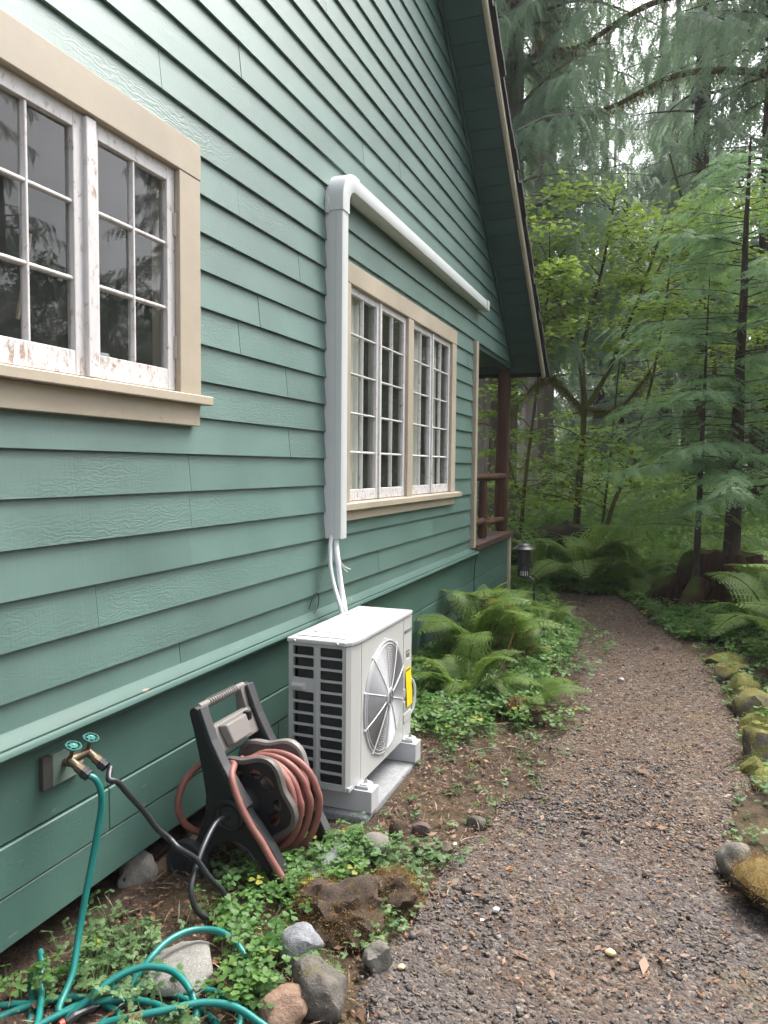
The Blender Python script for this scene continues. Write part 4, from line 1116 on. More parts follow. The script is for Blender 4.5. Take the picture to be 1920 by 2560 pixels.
def frond_arrays(seed, npin=22, width=.30, lobes=7, arch=.55, lady=True):
    """fern frond one unit long: leaves the ground at the origin, arches over along +x"""
    rr = random.Random(seed); V, F = [], []
    def ax(t): return np.array([t*(.55+.38*t), 0, arch*math.sin(t*PI*.62)*.9-.16*t*t])
    for i in range(16):
        t = i/16; p, q = ax(t), ax(t+1/16); blade(V, F, p, q-p, (0, 0, 1), np.linalg.norm(q-p)*1.05, .014*(1-t)+.004)
        blade(V, F, p, q-p, (0, 1, 0), np.linalg.norm(q-p)*1.05, .014*(1-t)+.004)
    for i in range(npin):
        t = .14+.84*(i/(npin-1))**.92; p = ax(t); tg = ax(min(t+.02, 1))-ax(t-.02); tg /= np.linalg.norm(tg)
        nr = np.cross(tg, (0, 1, 0)); nr = nr if nr[2] > 0 else -nr
        prof = min(1, (t-.08)/.30)**.8*(1-t)**.62*1.35
        ln = width*max(prof, .10)*rr.uniform(.9, 1.08)
        for s in (-1, 1):
            d = np.array([0, s, 0])*1.0+tg*.42-nr*.10*rr.uniform(.2, 1.6); d /= np.linalg.norm(d)
            if lady:
                blade(V, F, p, d, nr, ln, .010+.02*ln, .08)
                for k in range(lobes):
                    u = (k+.5)/lobes; q = p+d*ln*u-nr*.06*ln*u*u
                    sl = ln*.26*(1-u)**.6+.008
                    for s2 in (-1, 1):
                        e = d*.62+s2*np.cross(nr, d)*.8; blade(V, F, q, e, nr, sl, sl*.5, .1, .5)
            else:
                blade(V, F, p, d, nr, ln, .030, .12, .28)
    return np.array(V), np.array(F)
FR_LADY = [frond_arrays(s, 22, .34, 6, .55+.12*s) for s in range(3)]
FR_SWORD = [frond_arrays(10+s, 34, .17, 0, .62, False) for s in range(2)]
FR_LOW = frond_arrays(20, 13, .36, 2, .5)

# leaf materials
mt_lady = m_leaf('lady_fern_green', (.060, .120, .020), (.165, .250, .055), .45)
mt_fernold = m_leaf('yellowing_fern', (.10, .12, .02), (.21, .22, .05), .4)
mt_sword = m_leaf('sword_fern_green', (.055, .130, .030), (.165, .275, .070), .45)
mt_cover = m_leaf('ground_cover_green', (.045, .120, .026), (.150, .270, .070), .45, yellow=(.30, .30, .05))
mt_cover2 = m_leaf('blue_green_cut_leaf', (.065, .135, .050), (.165, .260, .105), .4)
mt_cedar = m_leaf('cedar_needles', (.075, .140, .080), (.190, .275, .160), .45)
mt_hem = m_leaf('hemlock_needles', (.062, .140, .060), (.170, .280, .115), .45)
mt_far = m_leaf('far_conifer_needles', (.078, .138, .086), (.190, .260, .165), .45)
mt_maple = m_leaf('vine_maple_leaves', (.095, .185, .026), (.290, .390, .075), .55)
mt_under = m_leaf('understorey_green', (.070, .155, .030), (.215, .330, .080), .5)
mt_moss = m_leaf('hanging_moss', (.075, .070, .014), (.150, .135, .030), .25)
mt_mosst = m_leaf('stone_moss', (.075, .085, .018), (.185, .185, .055), .25)
mt_mossd = m_leaf('dry_moss', (.14, .085, .022), (.30, .175, .05), .2)
mt_cbark = m_bark('cedar_bark', (.105, .086, .075), (.285, .245, .22), .35)
mt_dbark = m_bark('dark_bark', (.022, .018, .015), (.070, .056, .045), 1.2, .25)
mt_hbark = m_bark('hemlock_bark', (.030, .023, .019), (.085, .064, .052), 2.0, .12)
mt_mbark = m_bark('mossy_maple_bark', (.04, .032, .022), (.09, .075, .05), 2.0, .62, (.085, .082, .018))
mt_stump = m_bark('rotting_stump_wood', (.018, .010, .007), (.075, .040, .025), .7, .22, (.045, .06, .014))

# ================================================================== TREES
def trunk_mb(mb, base, top, r0_, r1_, flare=0.0, seg=22, n=16, seed=0, flute=.0):
    rr = random.Random(seed); B, T_ = Vector(base), Vector(top); pts = []
    vs = []; ph = [rr.uniform(0, 6) for _ in range(4)]
    ts = [0, .012, .03, .06, .1]+[.1+.9*i/(n-5) for i in range(1, n-4)]
    for t in ts:
        p = B.lerp(T_, t)+Vector((rr.uniform(-1, 1), rr.uniform(-1, 1), 0))*r0_*.06*(t > .05)
        r = r0_+(r1_-r0_)*t
        f = math.exp(-t*(T_-B).length/(r0_*2.2))
        for k in range(seg):
            a = 2*PI*k/seg
            q = 1+flare*f*(.7+.5*math.sin(5*a+ph[0])+.25*math.sin(9*a+ph[1]))+flute*(math.sin(7*a+ph[2])+.6*math.sin(13*a+ph[3]))
            vs.append(p+Vector((math.cos(a), math.sin(a), 0))*r*q)
    m = len(ts)
    fs = [(i*seg+k, i*seg+(k+1) % seg, (i+1)*seg+(k+1) % seg, (i+1)*seg+k) for i in range(m-1) for k in range(seg)]+[tuple(range((m-1)*seg, m*seg))]
    return mb.add(vs, fs)

def crown_arrays(seed, H, zlo, Lfun, nb, spr, per, slen, sag, hang, up0=.15, az=None, twoside=True):
    """returns crown verts, faces, rnd and a list of limb paths, for a trunk at the origin"""
    g_ = np.random.default_rng(seed); limbs = []; D, U, T_, S, A_ = [], [], [], [], []
    for b in range(nb):
        z = zlo+(H-zlo)*((b+g_.random())/nb)**1.0
        L = Lfun((z-zlo)/(H-zlo))*g_.uniform(.7, 1.12)
        if L < .12: continue
        a = g_.uniform(0, 2*PI) if az is None else g_.uniform(*az)
        dh = np.array([math.cos(a), math.sin(a), 0]); sd = np.array([-math.sin(a), math.cos(a), 0])
        path = lambda t: np.array([0, 0, z])+dh*L*t+np.array([0, 0, L*(up0*t-sag*t*t)])+sd*L*.08*math.sin(t*3+b)
        limbs.append([tuple(path(t)) for t in (0, .25, .5, .75, .97)]+[L])
        npp = max(3, int(per*L)); tone = g_.uniform(-.18, .18)
        for k in range(npp):
            t = .12+.88*(k+.5)/npp; p = path(t); tg = path(t+.03)-path(t-.03)
            tg /= np.linalg.norm(tg)
            for s in ((-1, 1) if twoside else (g_.choice([-1, 1]),)):
                w_ = g_.uniform(.55, 1.0)
                d = tg*(1.0-w_*.55)+sd*s*w_*.85+np.array([0, 0, -hang*g_.uniform(.5, 1.3)])
                D.append(d); U.append(np.array([0, 0, 1.0])+.35*g_.normal(size=3)*.5+dh*.25); T_.append(p+g_.normal(size=3)*.02)
                S.append(slen*(1.12-t*.55)*g_.uniform(.65, 1.15)); A_.append(np.clip(.5+tone+g_.normal()*.2, 0, 1))
        D.append(path(1)-path(.9)+np.array([0, 0, -hang*.3*L])); U.append(np.array([0, 0, 1.0])); T_.append(path(.9)); S.append(slen*.8); A_.append(np.clip(.6+tone, 0, 1))
    M3 = frames(np.array(D), np.array(U))*np.array(S)[:, None, None]
    V, F = bake(spr[0], spr[1], M3, np.array(T_))
    return V, F, np.repeat(np.array(A_), len(spr[0])), limbs

def conifer(label, base, H, zlo, Lfun, nb, spr, per, slen, sag, hang, tr, leafmat, bark, seed, lean=(0, 0), group=None, flare=.25, flute=.03, name='conifer', cat='conifer tree', limb_r=.012, up0=.15, az=None, cut=None):
    t = thing(name, label, cat, base, group)
    B = Vector(base); top = B+Vector((lean[0], lean[1], H))
    trunk_mb(MB(), B-Vector((0, 0, .25)), top, tr, tr*.12, flare, seed=seed, flute=flute).build('trunk', bark, t, smooth=True)
    V, F, A_, limbs = crown_arrays(seed, H*.98, zlo, Lfun, nb, spr, per, slen, sag, hang, up0, az)
    sh = lambda P: P+np.array(B)+np.outer(P[:, 2]/H, np.array([lean[0], lean[1], 0]))
    V = sh(V)
    if cut is not None:
        n = len(spr[0]); nf = len(spr[1]); C3 = V.reshape(-1, n, 3).mean(1); keep = cut(C3)
        V = V.reshape(-1, n, 3)[keep].reshape(-1, 3); A_ = A_.reshape(-1, n)[keep].ravel(); F = (spr[1][None]+(np.arange(keep.sum())*n)[:, None, None]).reshape(-1, 4)
    cr = np_obj('crown', V, F, leafmat, t, A_)
    lm = MB()
    for l in limbs:
        L = l[-1]; pts = sh(np.array(l[:-1])); rr_ = max(.006, limb_r*L)
        if cut is not None and not (cut(pts[2:3])[0] and cut(pts[4:5])[0]): continue
        lm.tube([tuple(p) for p in pts], [rr_, rr_*.75, rr_*.5, rr_*.3, rr_*.1], 5, caps=False)
    lo = lm.build('limbs', bark, t, smooth=True); lo['kind'] = 'stuff'
    return t

def copy_tree(src, loc, rz, sc, label, group):
    r_ = src.copy(); COL.objects.link(r_); r_.location = loc; r_.rotation_euler = (0, 0, rz); r_.scale = (sc, sc, sc)
    r_['label'] = label
    if group: r_['group'] = group
    for ch in list(src.children):
        c = ch.copy(); COL.objects.link(c); c.parent = r_
    return r_

# the two big red cedars behind the porch
droop = lambda k: 3.4*(1-k*.45)
cedA = conifer('massive old cedar trunk seen through the porch opening', (-1.24, 13.5, 0), 24, 3.4, droop, 270, SPR_CEDAR, 3.2, .68, .36, .85, .47, mt_cedar, mt_cbark, 11, (.35, 0), None, .5, .05, 'cedar_tree', 'cedar tree', .014, .25, az=(R(-140), R(50)),
               cut=lambda C: (C[:, 1] > 9.9) & (C[:, 2] < 14) & ((C[:, 0] < .95) | (C[:, 2] > 8.3)))
cedB = conifer('fluted grey cedar trunk with flared roots just right of the porch post', (-.95, 17, .12), 26, 4.6, droop, 70, SPR_CEDAR, 2.6, .75, .34, .8, .38, mt_cedar, mt_cbark, 12, (-.1, 0), None, .75, .05, 'cedar_tree', 'cedar tree', .014, .25,
               cut=lambda C: (C[:, 2] < 16) & (C[:, 0] < 1.0))

# rotting nurse stump with two young hemlocks growing on it
def stump():
    t = thing('stump', 'dark rotting cedar stump with two young hemlocks growing from its top', 'stump', (2.35, 9.35, 0))
    rr = random.Random(3); vs = []; seg = 60; levels = [(-.2, 1.25), (.0, 1.0), (.08, .86), (.18, .76), (.32, .69), (.46, .64), (.58, .60), (.66, .54)]
    for z, k in levels:
        for s in range(seg):
            a = 2*PI*s/seg
            r = .66*k*(1+.10*math.sin(4*a+.6)*(1.2-z)+.06*math.sin(9*a+2)+.05*math.sin(15*a))
            r += .05*noise.noise(Vector((math.cos(a)*3, math.sin(a)*3, z*2)))
            zz = z+(.09*noise.noise(Vector((math.cos(a)*2.2, math.sin(a)*2.2, 8)))-.03 if z > .5 else 0)
            vs.append((2.35+r*math.cos(a)*1.02, 9.35+r*math.sin(a)*.8, zz))
    n = len(levels)
    fs = [(i*seg+k, i*seg+(k+1) % seg, (i+1)*seg+(k+1) % seg, (i+1)*seg+k) for i in range(n-1) for k in range(seg)]
    c = len(vs); vs.append((2.36, 9.36, .50)); fs += [((n-1)*seg+k, (n-1)*seg+(k+1) % seg, c) for k in range(seg)]
    MB().add(vs, fs).build('stump_wood', mt_stump, t, smooth=True)
    for a, L in ((-2.1, .30), (-1.4, .35), (-2.9, .28), (.3, .5)):   # buttress roots
        c0, s0 = math.cos(a), math.sin(a)
        MB().tube([(2.35+c0*.45, 9.35+s0*.38, .30), (2.35+c0*.72, 9.35+s0*.60, .10), (2.35+c0*(.72+L*.5), 9.35+s0*(.6+L*.4), .0), (2.35+c0*(.72+L), 9.35+s0*(.6+L*.8), -.10)], [.13, .11, .075, .03], 10).build('root', mt_stump, t, smooth=True)
stump()
hemL = lambda k: 1.75*(1-k)**.5+.15
conifer('young hemlock with layered blue green boughs, its trunk rising from the stump', (2.42, 9.25, .50), 4.6, .75, hemL, 92, SPR_HEM, 6.5, .36, .22, .20, .095, mt_hem, mt_hbark, 21, (.05, 0), 'young hemlocks on the stump', .5, .0, 'young_hemlock', 'hemlock tree', .0065, .18)
conifer('thinner young hemlock sapling on the left rim of the stump', (2.06, 9.05, .52), 3.1, .30, lambda k: .95*(1-k)**.8+.08, 46, SPR_HEM, 6, .28, .22, .20, .040, mt_hem, mt_hbark, 22, (.04, 0), 'young hemlocks on the stump', .3, .0, 'young_hemlock', 'hemlock tree', .0065, .12)

# vine maples: several leaning mossy stems with flat layers of bright leaves
def maple(label, base, stems, clusters, seed, nleaf=70, lsize=.088, mossy=None, group='vine maples behind the path', rad=.045, leafmat=None):
    t = thing('vine_maple', label, 'maple tree', base, group)
    g_ = np.random.default_rng(seed); mb = MB()
    for k, st_ in enumerate(stems):
        p = spline(st_, 6); n = len(p); r = rad*(1 if k == 0 else .6)
        mb.tube(p, [r*(1-.85*i/n)+.005 for i in range(n)], 8)
        bo = mb if False else MB().tube(p, [r*(1-.85*i/n)+.005 for i in range(n)], 8).build('stem', mt_mbark, t, smooth=True)
    pts = np.array([tuple(p) for st_ in stems for p in spline(st_, 6)])
    tw = MB(); D, U, T_, S, A_ = [], [], [], [], []
    for (c, rx, rz, dens) in clusters:
        c = np.array(c, float); m = int(nleaf*dens)
        q = pts[np.argmin(np.linalg.norm(pts-c, axis=1)+.8*np.maximum(0, pts[:, 2]-c[2]))]
        mid = (q+c)/2+np.array([0, 0, .12])
        tw.tube(spline([tuple(q), tuple(mid), tuple(c)], 4), .008, 4, caps=False)
        tone = g_.uniform(-.2, .2)
        for _ in range(max(2, int(4*dens))):
            e = c+g_.normal(size=3)*np.array([rx*.55, rx*.55, rz*.4]); tw.tube([tuple(c), tuple((c+e)/2+np.array([0, 0, .03])), tuple(e)], .004, 3, caps=False)
        for _ in range(m):
            p = c+g_.normal(size=3)*np.array([rx*.5, rx*.5, rz*.5])
            a = g_.uniform(0, 2*PI); D.append([math.cos(a), math.sin(a), g_.uniform(-.55, .05)]); U.append(np.array([0, 0, 1.])+g_.normal(size=3)*.3)
            T_.append(p); S.append(lsize*g_.uniform(.6, 1.2)); A_.append(np.clip(.5+tone+g_.normal()*.22, 0, .9))
    M3 = frames(np.array(D), np.array(U))*np.array(S)[:, None, None]
    V, F = bake(LEAF_MAPLE[0], LEAF_MAPLE[1], M3, np.array(T_))
    cr = np_obj('leaves', V, F, leafmat or mt_maple, t, np.repeat(A_, len(LEAF_MAPLE[0]))); cr['kind'] = 'stuff'
    to = tw.build('twigs', mt_mbark, t); to['kind'] = 'stuff'
    if mossy: moss_on([p for st_ in mossy for p in spline(st_, 8)], t, seed)
    return t
def moss_on(path, t, seed, n=4200, ln=.10, spread=.035):
    g_ = np.random.default_rng(seed+5); P = np.array([tuple(p) for p in path]); i = g_.integers(0, len(P), n)
    T_ = P[i]+g_.normal(size=(n, 3))*np.array([spread, spread, spread*.8])
    D = np.stack([g_.normal(size=n)*.35, g_.normal(size=n)*.35, -np.abs(g_.normal(size=n)*.8)-.2], 1)
    tv, tf = [], []; blade(tv, tf, (0, 0, 0), (1, 0, 0), (0, 0, 1), 1, .07)
    V, F = bake(np.array(tv), np.array(tf), frames(D, g_.normal(size=(n, 3)))*(ln*g_.uniform(.4, 1.3, n))[:, None, None], T_)
    o = np_obj('moss', V, F, mt_moss, t, np.repeat(g_.random(n), 4)); o['kind'] = 'stuff'
gm = np.random.default_rng(31)
def cl(x0, x1, y0, y1, z0, z1, n, rx=(.25, .5), dens=(.5, 1.2)):
    return [((gm.uniform(x0, x1), gm.uniform(y0, y1), gm.uniform(z0, z1)), gm.uniform(*rx), gm.uniform(.05, .13), gm.uniform(*dens)) for _ in range(n)]
mossA = [(.58, 12, 2.45), (.9, 11.9, 2.42), (1.15, 11.9, 2.55), (1.45, 11.8, 2.95)]
mossB = [(.50, 12.0, 2.42), (.25, 12, 2.72), (.0, 12, 2.95), (-.25, 12, 2.80), (-.62, 12, 2.35)]
maple('mossy vine maple with arching moss hung limbs right of the cedars', (.40, 12.2, .2),
      [[(.40, 12.2, .15), (.46, 12.1, 1.2), (.52, 12, 2.4), (.42, 12, 3.2), (.1, 12, 4.1)], mossB, mossA, [(.58, 12, 2.5), (.9, 12, 3.1), (1.3, 12.1, 4.2), (1.6, 12.1, 5.2)], [(.55, 12, 2.45), (.5, 11.9, 3.3), (.75, 12, 4.6), (.9, 12, 5.6)]],
      cl(-.9, 2.0, 11.2, 12.8, 3.2, 5.6, 58, (.35, .6))+cl(-.9, .5, 11, 12.4, 1.0, 2.2, 16), 41, 80, mossy=[mossA, mossB], rad=.06)
maple('slim vine maple leaning right with pale green upper leaves', (.77, 12.0, .2),
      [[(.77, 12, .1), (.95, 12, .9), (1.2, 12, 1.7), (1.5, 12.2, 3.0), (1.7, 12.2, 4.6)], [(.77, 12, .1), (.88, 12.2, 1.4), (1.0, 12.3, 3.2)]],
      cl(1.0, 3.0, 11.5, 13.5, 3.0, 5.4, 46, (.35, .6))+cl(.2, 1.4, 11, 12.4, .9, 2.0, 16), 42, 80, rad=.035)
maple('vine maple close beside the eave with bright yellow green leaf layers', (-.30, 11.3, .1),
      [[(-.30, 11.3, .1), (-.22, 11.3, 1.4), (-.05, 11.2, 2.8), (.1, 11.1, 4.2)], [(-.25, 11.3, 1.0), (-.5, 11, 2.0), (-.45, 10.8, 2.9)]],
      cl(-.75, .55, 10.2, 11.8, 3.0, 4.8, 40)+cl(-.9, -.3, 10.2, 11.6, .7, 2.9, 12), 43, 75, rad=.03)
maple('tall vine maple in the rear with sparse sunlit leaves', (2.9, 15.5, .3),
      [[(2.9, 15.5, .2), (2.6, 15.4, 2.5), (2.2, 15.2, 5.0), (1.6, 15, 7.2)], [(2.7, 15.4, 2.0), (3.2, 15.2, 4.0), (3.6, 15, 6.5)]],
      cl(-.6, 4.2, 14.2, 16.5, 2.2, 6.4, 60, (.4, .7)), 44, 75, .12, rad=.06)

# conifers farther back; three grown individually, the rest copies of them
farL = lambda k: 3.3*(1-k)**.6+.3
f1 = conifer('tall drooping conifer standing straight behind the young hemlock', (3.6, 18.5, .3), 24, 2.0, farL, 125, SPR_FAR, 3.8, .80, .30, .62, .26, mt_far, mt_dbark, 51, group='conifers farther back in the forest', limb_r=.013, cut=lambda C: C[:, 2] < 17)
f2 = conifer('dark conifer rising left of the bright sky gap behind the maples', (-1.9, 24, .2), 28, 3.0, farL, 130, SPR_FAR, 3.8, .85, .26, .65, .33, mt_far, mt_dbark, 52, group='conifers farther back in the forest', limb_r=.013, cut=lambda C: C[:, 2] < 21)
f3 = conifer('broad conifer with mossy drooping limbs right of the bright sky gap', (2.3, 22, .3), 27, 4.5, lambda k: 3.0*(1-k)**.5+.3, 130, SPR_CEDAR, 2.6, .85, .30, .75, .30, mt_far, mt_dbark, 53, group='conifers farther back in the forest', limb_r=.016, cut=lambda C: (C[:, 2] < 20) & ((C[:, 0] > 1.25) | (C[:, 2] > 10)))
GB = 'conifers farther back in the forest'
far_spots = [(f1, -4.6, 21, 1.0, 'distant conifer hidden mostly by the cabin roof behind the old cedars'), (f2, 6.4, 23, .95, 'distant conifer to the right of the tall drooping conifer'),
             (f1, 4.9, 31, 1.2, 'distant tall conifer in the gap right of the broad mossy conifer'), (f2, -3.8, 34, 1.15, 'distant dark conifer far behind the fluted cedar trunk'), (f1, 7.8, 17, .9, 'conifer at the right border behind the young hemlock boughs'),
             (f2, 2.6, 38, 1.1, 'distant conifer far behind the broad mossy conifer'), (f1, -1.6, 46, 1.0, 'farthest conifer left of the bright sky gap'), (f1, 4.0, 48, 1.1, 'farthest conifer right of the bright sky gap'),
             (f2, .9, 41, 1.1, 'lacy conifer standing in the bright sky gap far behind'), (f1, 1.6, 30, .95, 'slim conifer just right of the bright sky gap, in the rear'), (f1, -.7, 29, .9, 'slim conifer just left of the bright sky gap, in the rear'), (f1, .4, 33, .55, 'short conifer below the bright sky gap, farther back'), (f2, .2, 27, .40, 'short bushy conifer below the bright sky gap, nearer'), (f2, -7.5, 27, 1.0, 'distant conifer behind the cabin porch to the left'), (f1, 9.5, 28, 1.1, 'distant conifer beyond the right border of the view')]
for i, (s_, x, y, k, lab_) in enumerate(far_spots): copy_tree(s_, (x, y, gz(x, y)-.1), 1.7*i+.6, k, lab_, GB)
# big mossy limbs reaching in from a tree beside the path, high up
bl_t = thing('bigleaf_tree', 'old dark trunk with long mossy limbs crossing high above the path', 'tree', (5.6, 14.5, .2))
trunk_mb(MB(), (5.6, 14.5, -.2), (5.2, 14.5, 16), .35, .16, .3, seed=61).build('trunk', mt_dbark, bl_t, smooth=True)
limbs_ = [[(5.3, 14.5, 8.4), (3.2, 13.8, 9.2), (1.4, 13.2, 8.9), (.2, 12.8, 8.2), (-.4, 12.6, 8.3)], [(5.3, 14.5, 7.0), (3.6, 14.2, 7.8), (1.9, 14.0, 8.1), (.7, 13.9, 7.7), (-.3, 13.9, 7.5)], [(5.3, 14.5, 9.5), (2.8, 13.2, 10.4), (1.0, 12.4, 10.0), (.3, 12.3, 9.5)]]
for l in limbs_:
    MB().tube(spline(l, 6), [.075*(1-.85*i/(6*(len(l)-1)))+.008 for i in range(6*(len(l)-1)+1)], 8).build('limb', mt_mbark, bl_t, smooth=True)
moss_on([p for l in limbs_ for p in spline(l, 8)], bl_t, 61, 6000, .16, .05)
V_, F_, A2, _ = crown_arrays(62, 15, 7.0, lambda k: 5.4, 44, SPR_CEDAR, 2.8, .75, .12, .8, .2, az=(R(120), R(250)))
np_obj('crown', V_+np.array([5.3, 14.5, 0]), F_, mt_cedar, bl_t, A2)
# trees beside and behind the camera that the window panes mirror and that shade the wall
for i, (s_, x, y, k, lab_) in enumerate([(f1, 11.5, 9, .56, 'conifer mirrored in the right panes of the near window'), (f1, 15, 11, .62, 'conifer between the two nearest ones across the path, in the second row'), (f2, 17, 2.5, .7, 'conifer in the second row across the path, opposite the heat pump'), (f2, 12, 6.3, .5, 'small conifer across the path opposite the far window'), (f2, 12, 3.5, .6, 'conifer straight across the path, mirrored in the near window'), (f1, 12, -2, .8, 'conifer behind the photographer on the path side'), (f2, 13, 13.5, .55, 'conifer mirrored in the far window'),
                                     (f1, 16, 7, .66, 'taller conifer in the second row across the path'), (f2, 9.5, -7, .8, 'conifer far behind the photographer'), (f1, 11.5, 18, .6, 'conifer across the path level with the stump'), (f2, 3, -12, .8, 'conifer standing on the line of the path behind the photographer')]):
    copy_tree(s_, (x, y, gz(x, y)-.1), 2.1*i, k, lab_, 'conifers across the path from the cabin')

# ================================================================== FERNS
def frond_mesh(arr, name, mat, seed):
    V, F = arr; me = bpy.data.meshes.new(name)
    me.from_pydata([tuple(v) for v in V], [], [tuple(int(i) for i in f) for f in F])
    a = me.attributes.new('rnd', 'FLOAT', 'POINT'); rr = np.random.default_rng(seed)
    a.data.foreach_set('value', np.repeat(np.clip(.5+.22*rr.normal(size=len(V)//4+1), 0, .9), 4)[:len(V)].astype(np.float32))
    me.materials.append(mat); return me
ME_LADY = [frond_mesh(a, 'frond', mt_lady, i) for i, a in enumerate(FR_LADY)]
ME_OLD = [frond_mesh(a, 'frond', mt_fernold, i+5) for i, a in enumerate(FR_LADY[:2])]
ME_SWORD = [frond_mesh(a, 'frond', mt_sword, i+9) for i, a in enumerate(FR_SWORD)]
def fern(label, x, y, n, ln, seed, meshes, tilt=(10, 50), az=(0, 360), group='ferns along the path', z=None):
    rr = random.Random(seed); zz = gz(x, y) if z is None else z
    t = thing('fern', label, 'fern', (x, y, zz), group)
    for k in range(n):
        me = meshes[k % len(meshes)]; o = bpy.data.objects.new('frond', me); link(o, t)
        a = R(az[0]+(az[1]-az[0])*(k+rr.uniform(-.35, .35))/n)
        L = ln*rr.uniform(.65, 1.1)
        o.rotation_euler = Euler((rr.uniform(-.25, .25), -R(rr.uniform(*tilt)-25), a), 'XYZ')
        o.scale = (L, L, L); o.location = (math.cos(a)*.03, math.sin(a)*.03, 0)
    return t
fern('tall lady fern against the skirt just past the heat pump', .42, 5.75, 12, .74, 1, ME_LADY, (25, 75))
fern('lady fern with one frond reaching left towards the belt moulding', .30, 6.35, 10, .66, 2, ME_LADY, (30, 78))
fern('yellowing fern in the middle of the clump by the skirt', .62, 5.95, 10, .58, 3, ME_OLD+ME_LADY[:1], (20, 70))
fern('lady fern next to the foot of the mosquito trap stake', .75, 6.9, 8, .46, 4, ME_LADY, (15, 60))
fern('small low fern at the path edge in front of the fern clump', .95, 4.75, 8, .42, 5, ME_LADY, (0, 40))
fern('small fern half buried in ground cover right of the heat pump', .55, 4.85, 9, .50, 6, ME_LADY, (10, 55))
fern('sword fern with one pale frond hanging over the path bend', .72, 7.5, 8, .52, 7, ME_SWORD+ME_LADY[:1], (10, 60))
fern('broad bright fern beyond the path bend left of the stump', .85, 9.75, 13, 1.05, 8, ME_LADY, (5, 55))
fern('low spreading fern beyond the end of the path', 1.35, 10.0, 12, .85, 9, ME_LADY, (0, 45))
fern('fern with raised fronds behind the mosquito trap', .25, 9.9, 10, .7, 10, ME_LADY, (20, 65))
fern('big lady fern at the right edge leaning over the mossy stones', 2.95, 6.75, 12, 1.0, 11, ME_LADY, (15, 65))
fern('lady fern on the right with one long frond pointing left at the stump', 2.7, 7.6, 9, .8, 12, ME_LADY, (10, 55))
fern('fern growing in front of the stump roots', 2.75, 8.3, 9, .70, 13, ME_LADY, (10, 60))
fern('lady fern behind the stone row at the far right edge', 3.0, 5.7, 10, .75, 14, ME_LADY, (5, 60))
fern('dark sword fern to the right of the stump', 3.5, 8.6, 12, 1.0, 15, ME_SWORD, (10, 60))
fern('dark sword fern left of the path bend under the maples', .0, 10.6, 12, .9, 16, ME_SWORD, (10, 60))

# understorey: a mass nobody could count
def scatter_fronds(name, label, n, box, L, seed, mat, arr, cond=None):
    g_ = np.random.default_rng(seed); x = g_.uniform(box[0], box[1], n*2); y = g_.uniform(box[2], box[3], n*2)
    if cond is not None: k = cond(x, y); x, y = x[k], y[k]
    x, y = x[:n], y[:n]; n = len(x)
    z = np.array([gz(a, b) for a, b in zip(x, y)])-.03
    a = g_.uniform(0, 2*PI, n); el = g_.uniform(-.3, .7, n)
    D = np.stack([np.cos(a)*np.cos(el), np.sin(a)*np.cos(el), np.sin(el)], 1)
    S = L*g_.uniform(.5, 1.2, n)
    V, F = bake(arr[0], arr[1], frames(D, np.tile([0, 0, 1.], (n, 1)))*S[:, None, None], np.stack([x, y, z], 1))
    o = np_obj(name, V, F, mat, None, np.repeat(np.clip(.45+.22*g_.normal(size=n), 0, .9), len(arr[0]))); tag(o, label, kind='stuff'); return o
notpath = lambda x, y: ~((np.abs(x-2.35) < .8) & (np.abs(y-9.35) < .7)) & ((y > 10.2) | (x > 2.6) | (x < -.2))
scatter_fronds('understorey_ferns', 'dark green ferns covering the forest floor beyond the path', 1900, (-7, 9, 10.2, 20), .95, 71, mt_sword, FR_LOW, notpath)
scatter_fronds('understorey_ferns', 'paler ferns between the maple stems in the forest', 700, (-3, 5, 10.4, 14), .80, 72, mt_lady, FR_LOW, notpath)
def leaf_mass(name, label, n, fn, seed, mat, leaf, size, flat=.45):
    g_ = np.random.default_rng(seed); P = fn(g_, n); n = len(P)
    a = g_.uniform(0, 2*PI, n); D = np.stack([np.cos(a), np.sin(a), g_.uniform(-.6, .25, n)], 1)
    U = np.array([0, 0, 1.])+g_.normal(size=(n, 3))*flat
    V, F = bake(leaf[0], leaf[1], frames(D, U)*(size*g_.uniform(.55, 1.25, n))[:, None, None], P)
    cl_ = np.array([.22*noise.noise(Vector(tuple(p*1.3))) for p in P])
    o = np_obj(name, V, F, mat, None, np.repeat(np.clip(.45+cl_*1.6+.16*g_.normal(size=n), 0, .95), len(leaf[0]))); tag(o, label, kind='stuff'); return o
def brush(g_, n):
    x = g_.uniform(-8, 10, n); y = g_.uniform(12.5, 24, n); c = np.array([noise.noise(Vector((a*.45, b*.45, 2))) for a, b in zip(x, y)])
    h = .35+np.clip(c+.25, 0, 1)*3.2; z = np.array([gz(a, b) for a, b in zip(x, y)])+h*g_.random(n)**.8
    return np.stack([x, y, z], 1)
leaf_mass('undergrowth', 'leafy green undergrowth between the far trunks', 26000, brush, 73, mt_under, LEAF_OVAL, .17)
def brush2(g_, n):
    x = g_.uniform(-2.0, 4.5, n); y = g_.uniform(10.6, 14.5, n); c = np.array([noise.noise(Vector((a*.9, b*.9, 6))) for a, b in zip(x, y)])
    h = .15+np.clip(c+.12, 0, 1)*1.7; z = np.array([gz(a, b) for a, b in zip(x, y)])+h*g_.random(n)
    return np.stack([x, y, z], 1)
leaf_mass('undergrowth', 'low huckleberry undergrowth around the maple stems', 14000, brush2, 74, mt_under, LEAF_OVAL, .085)
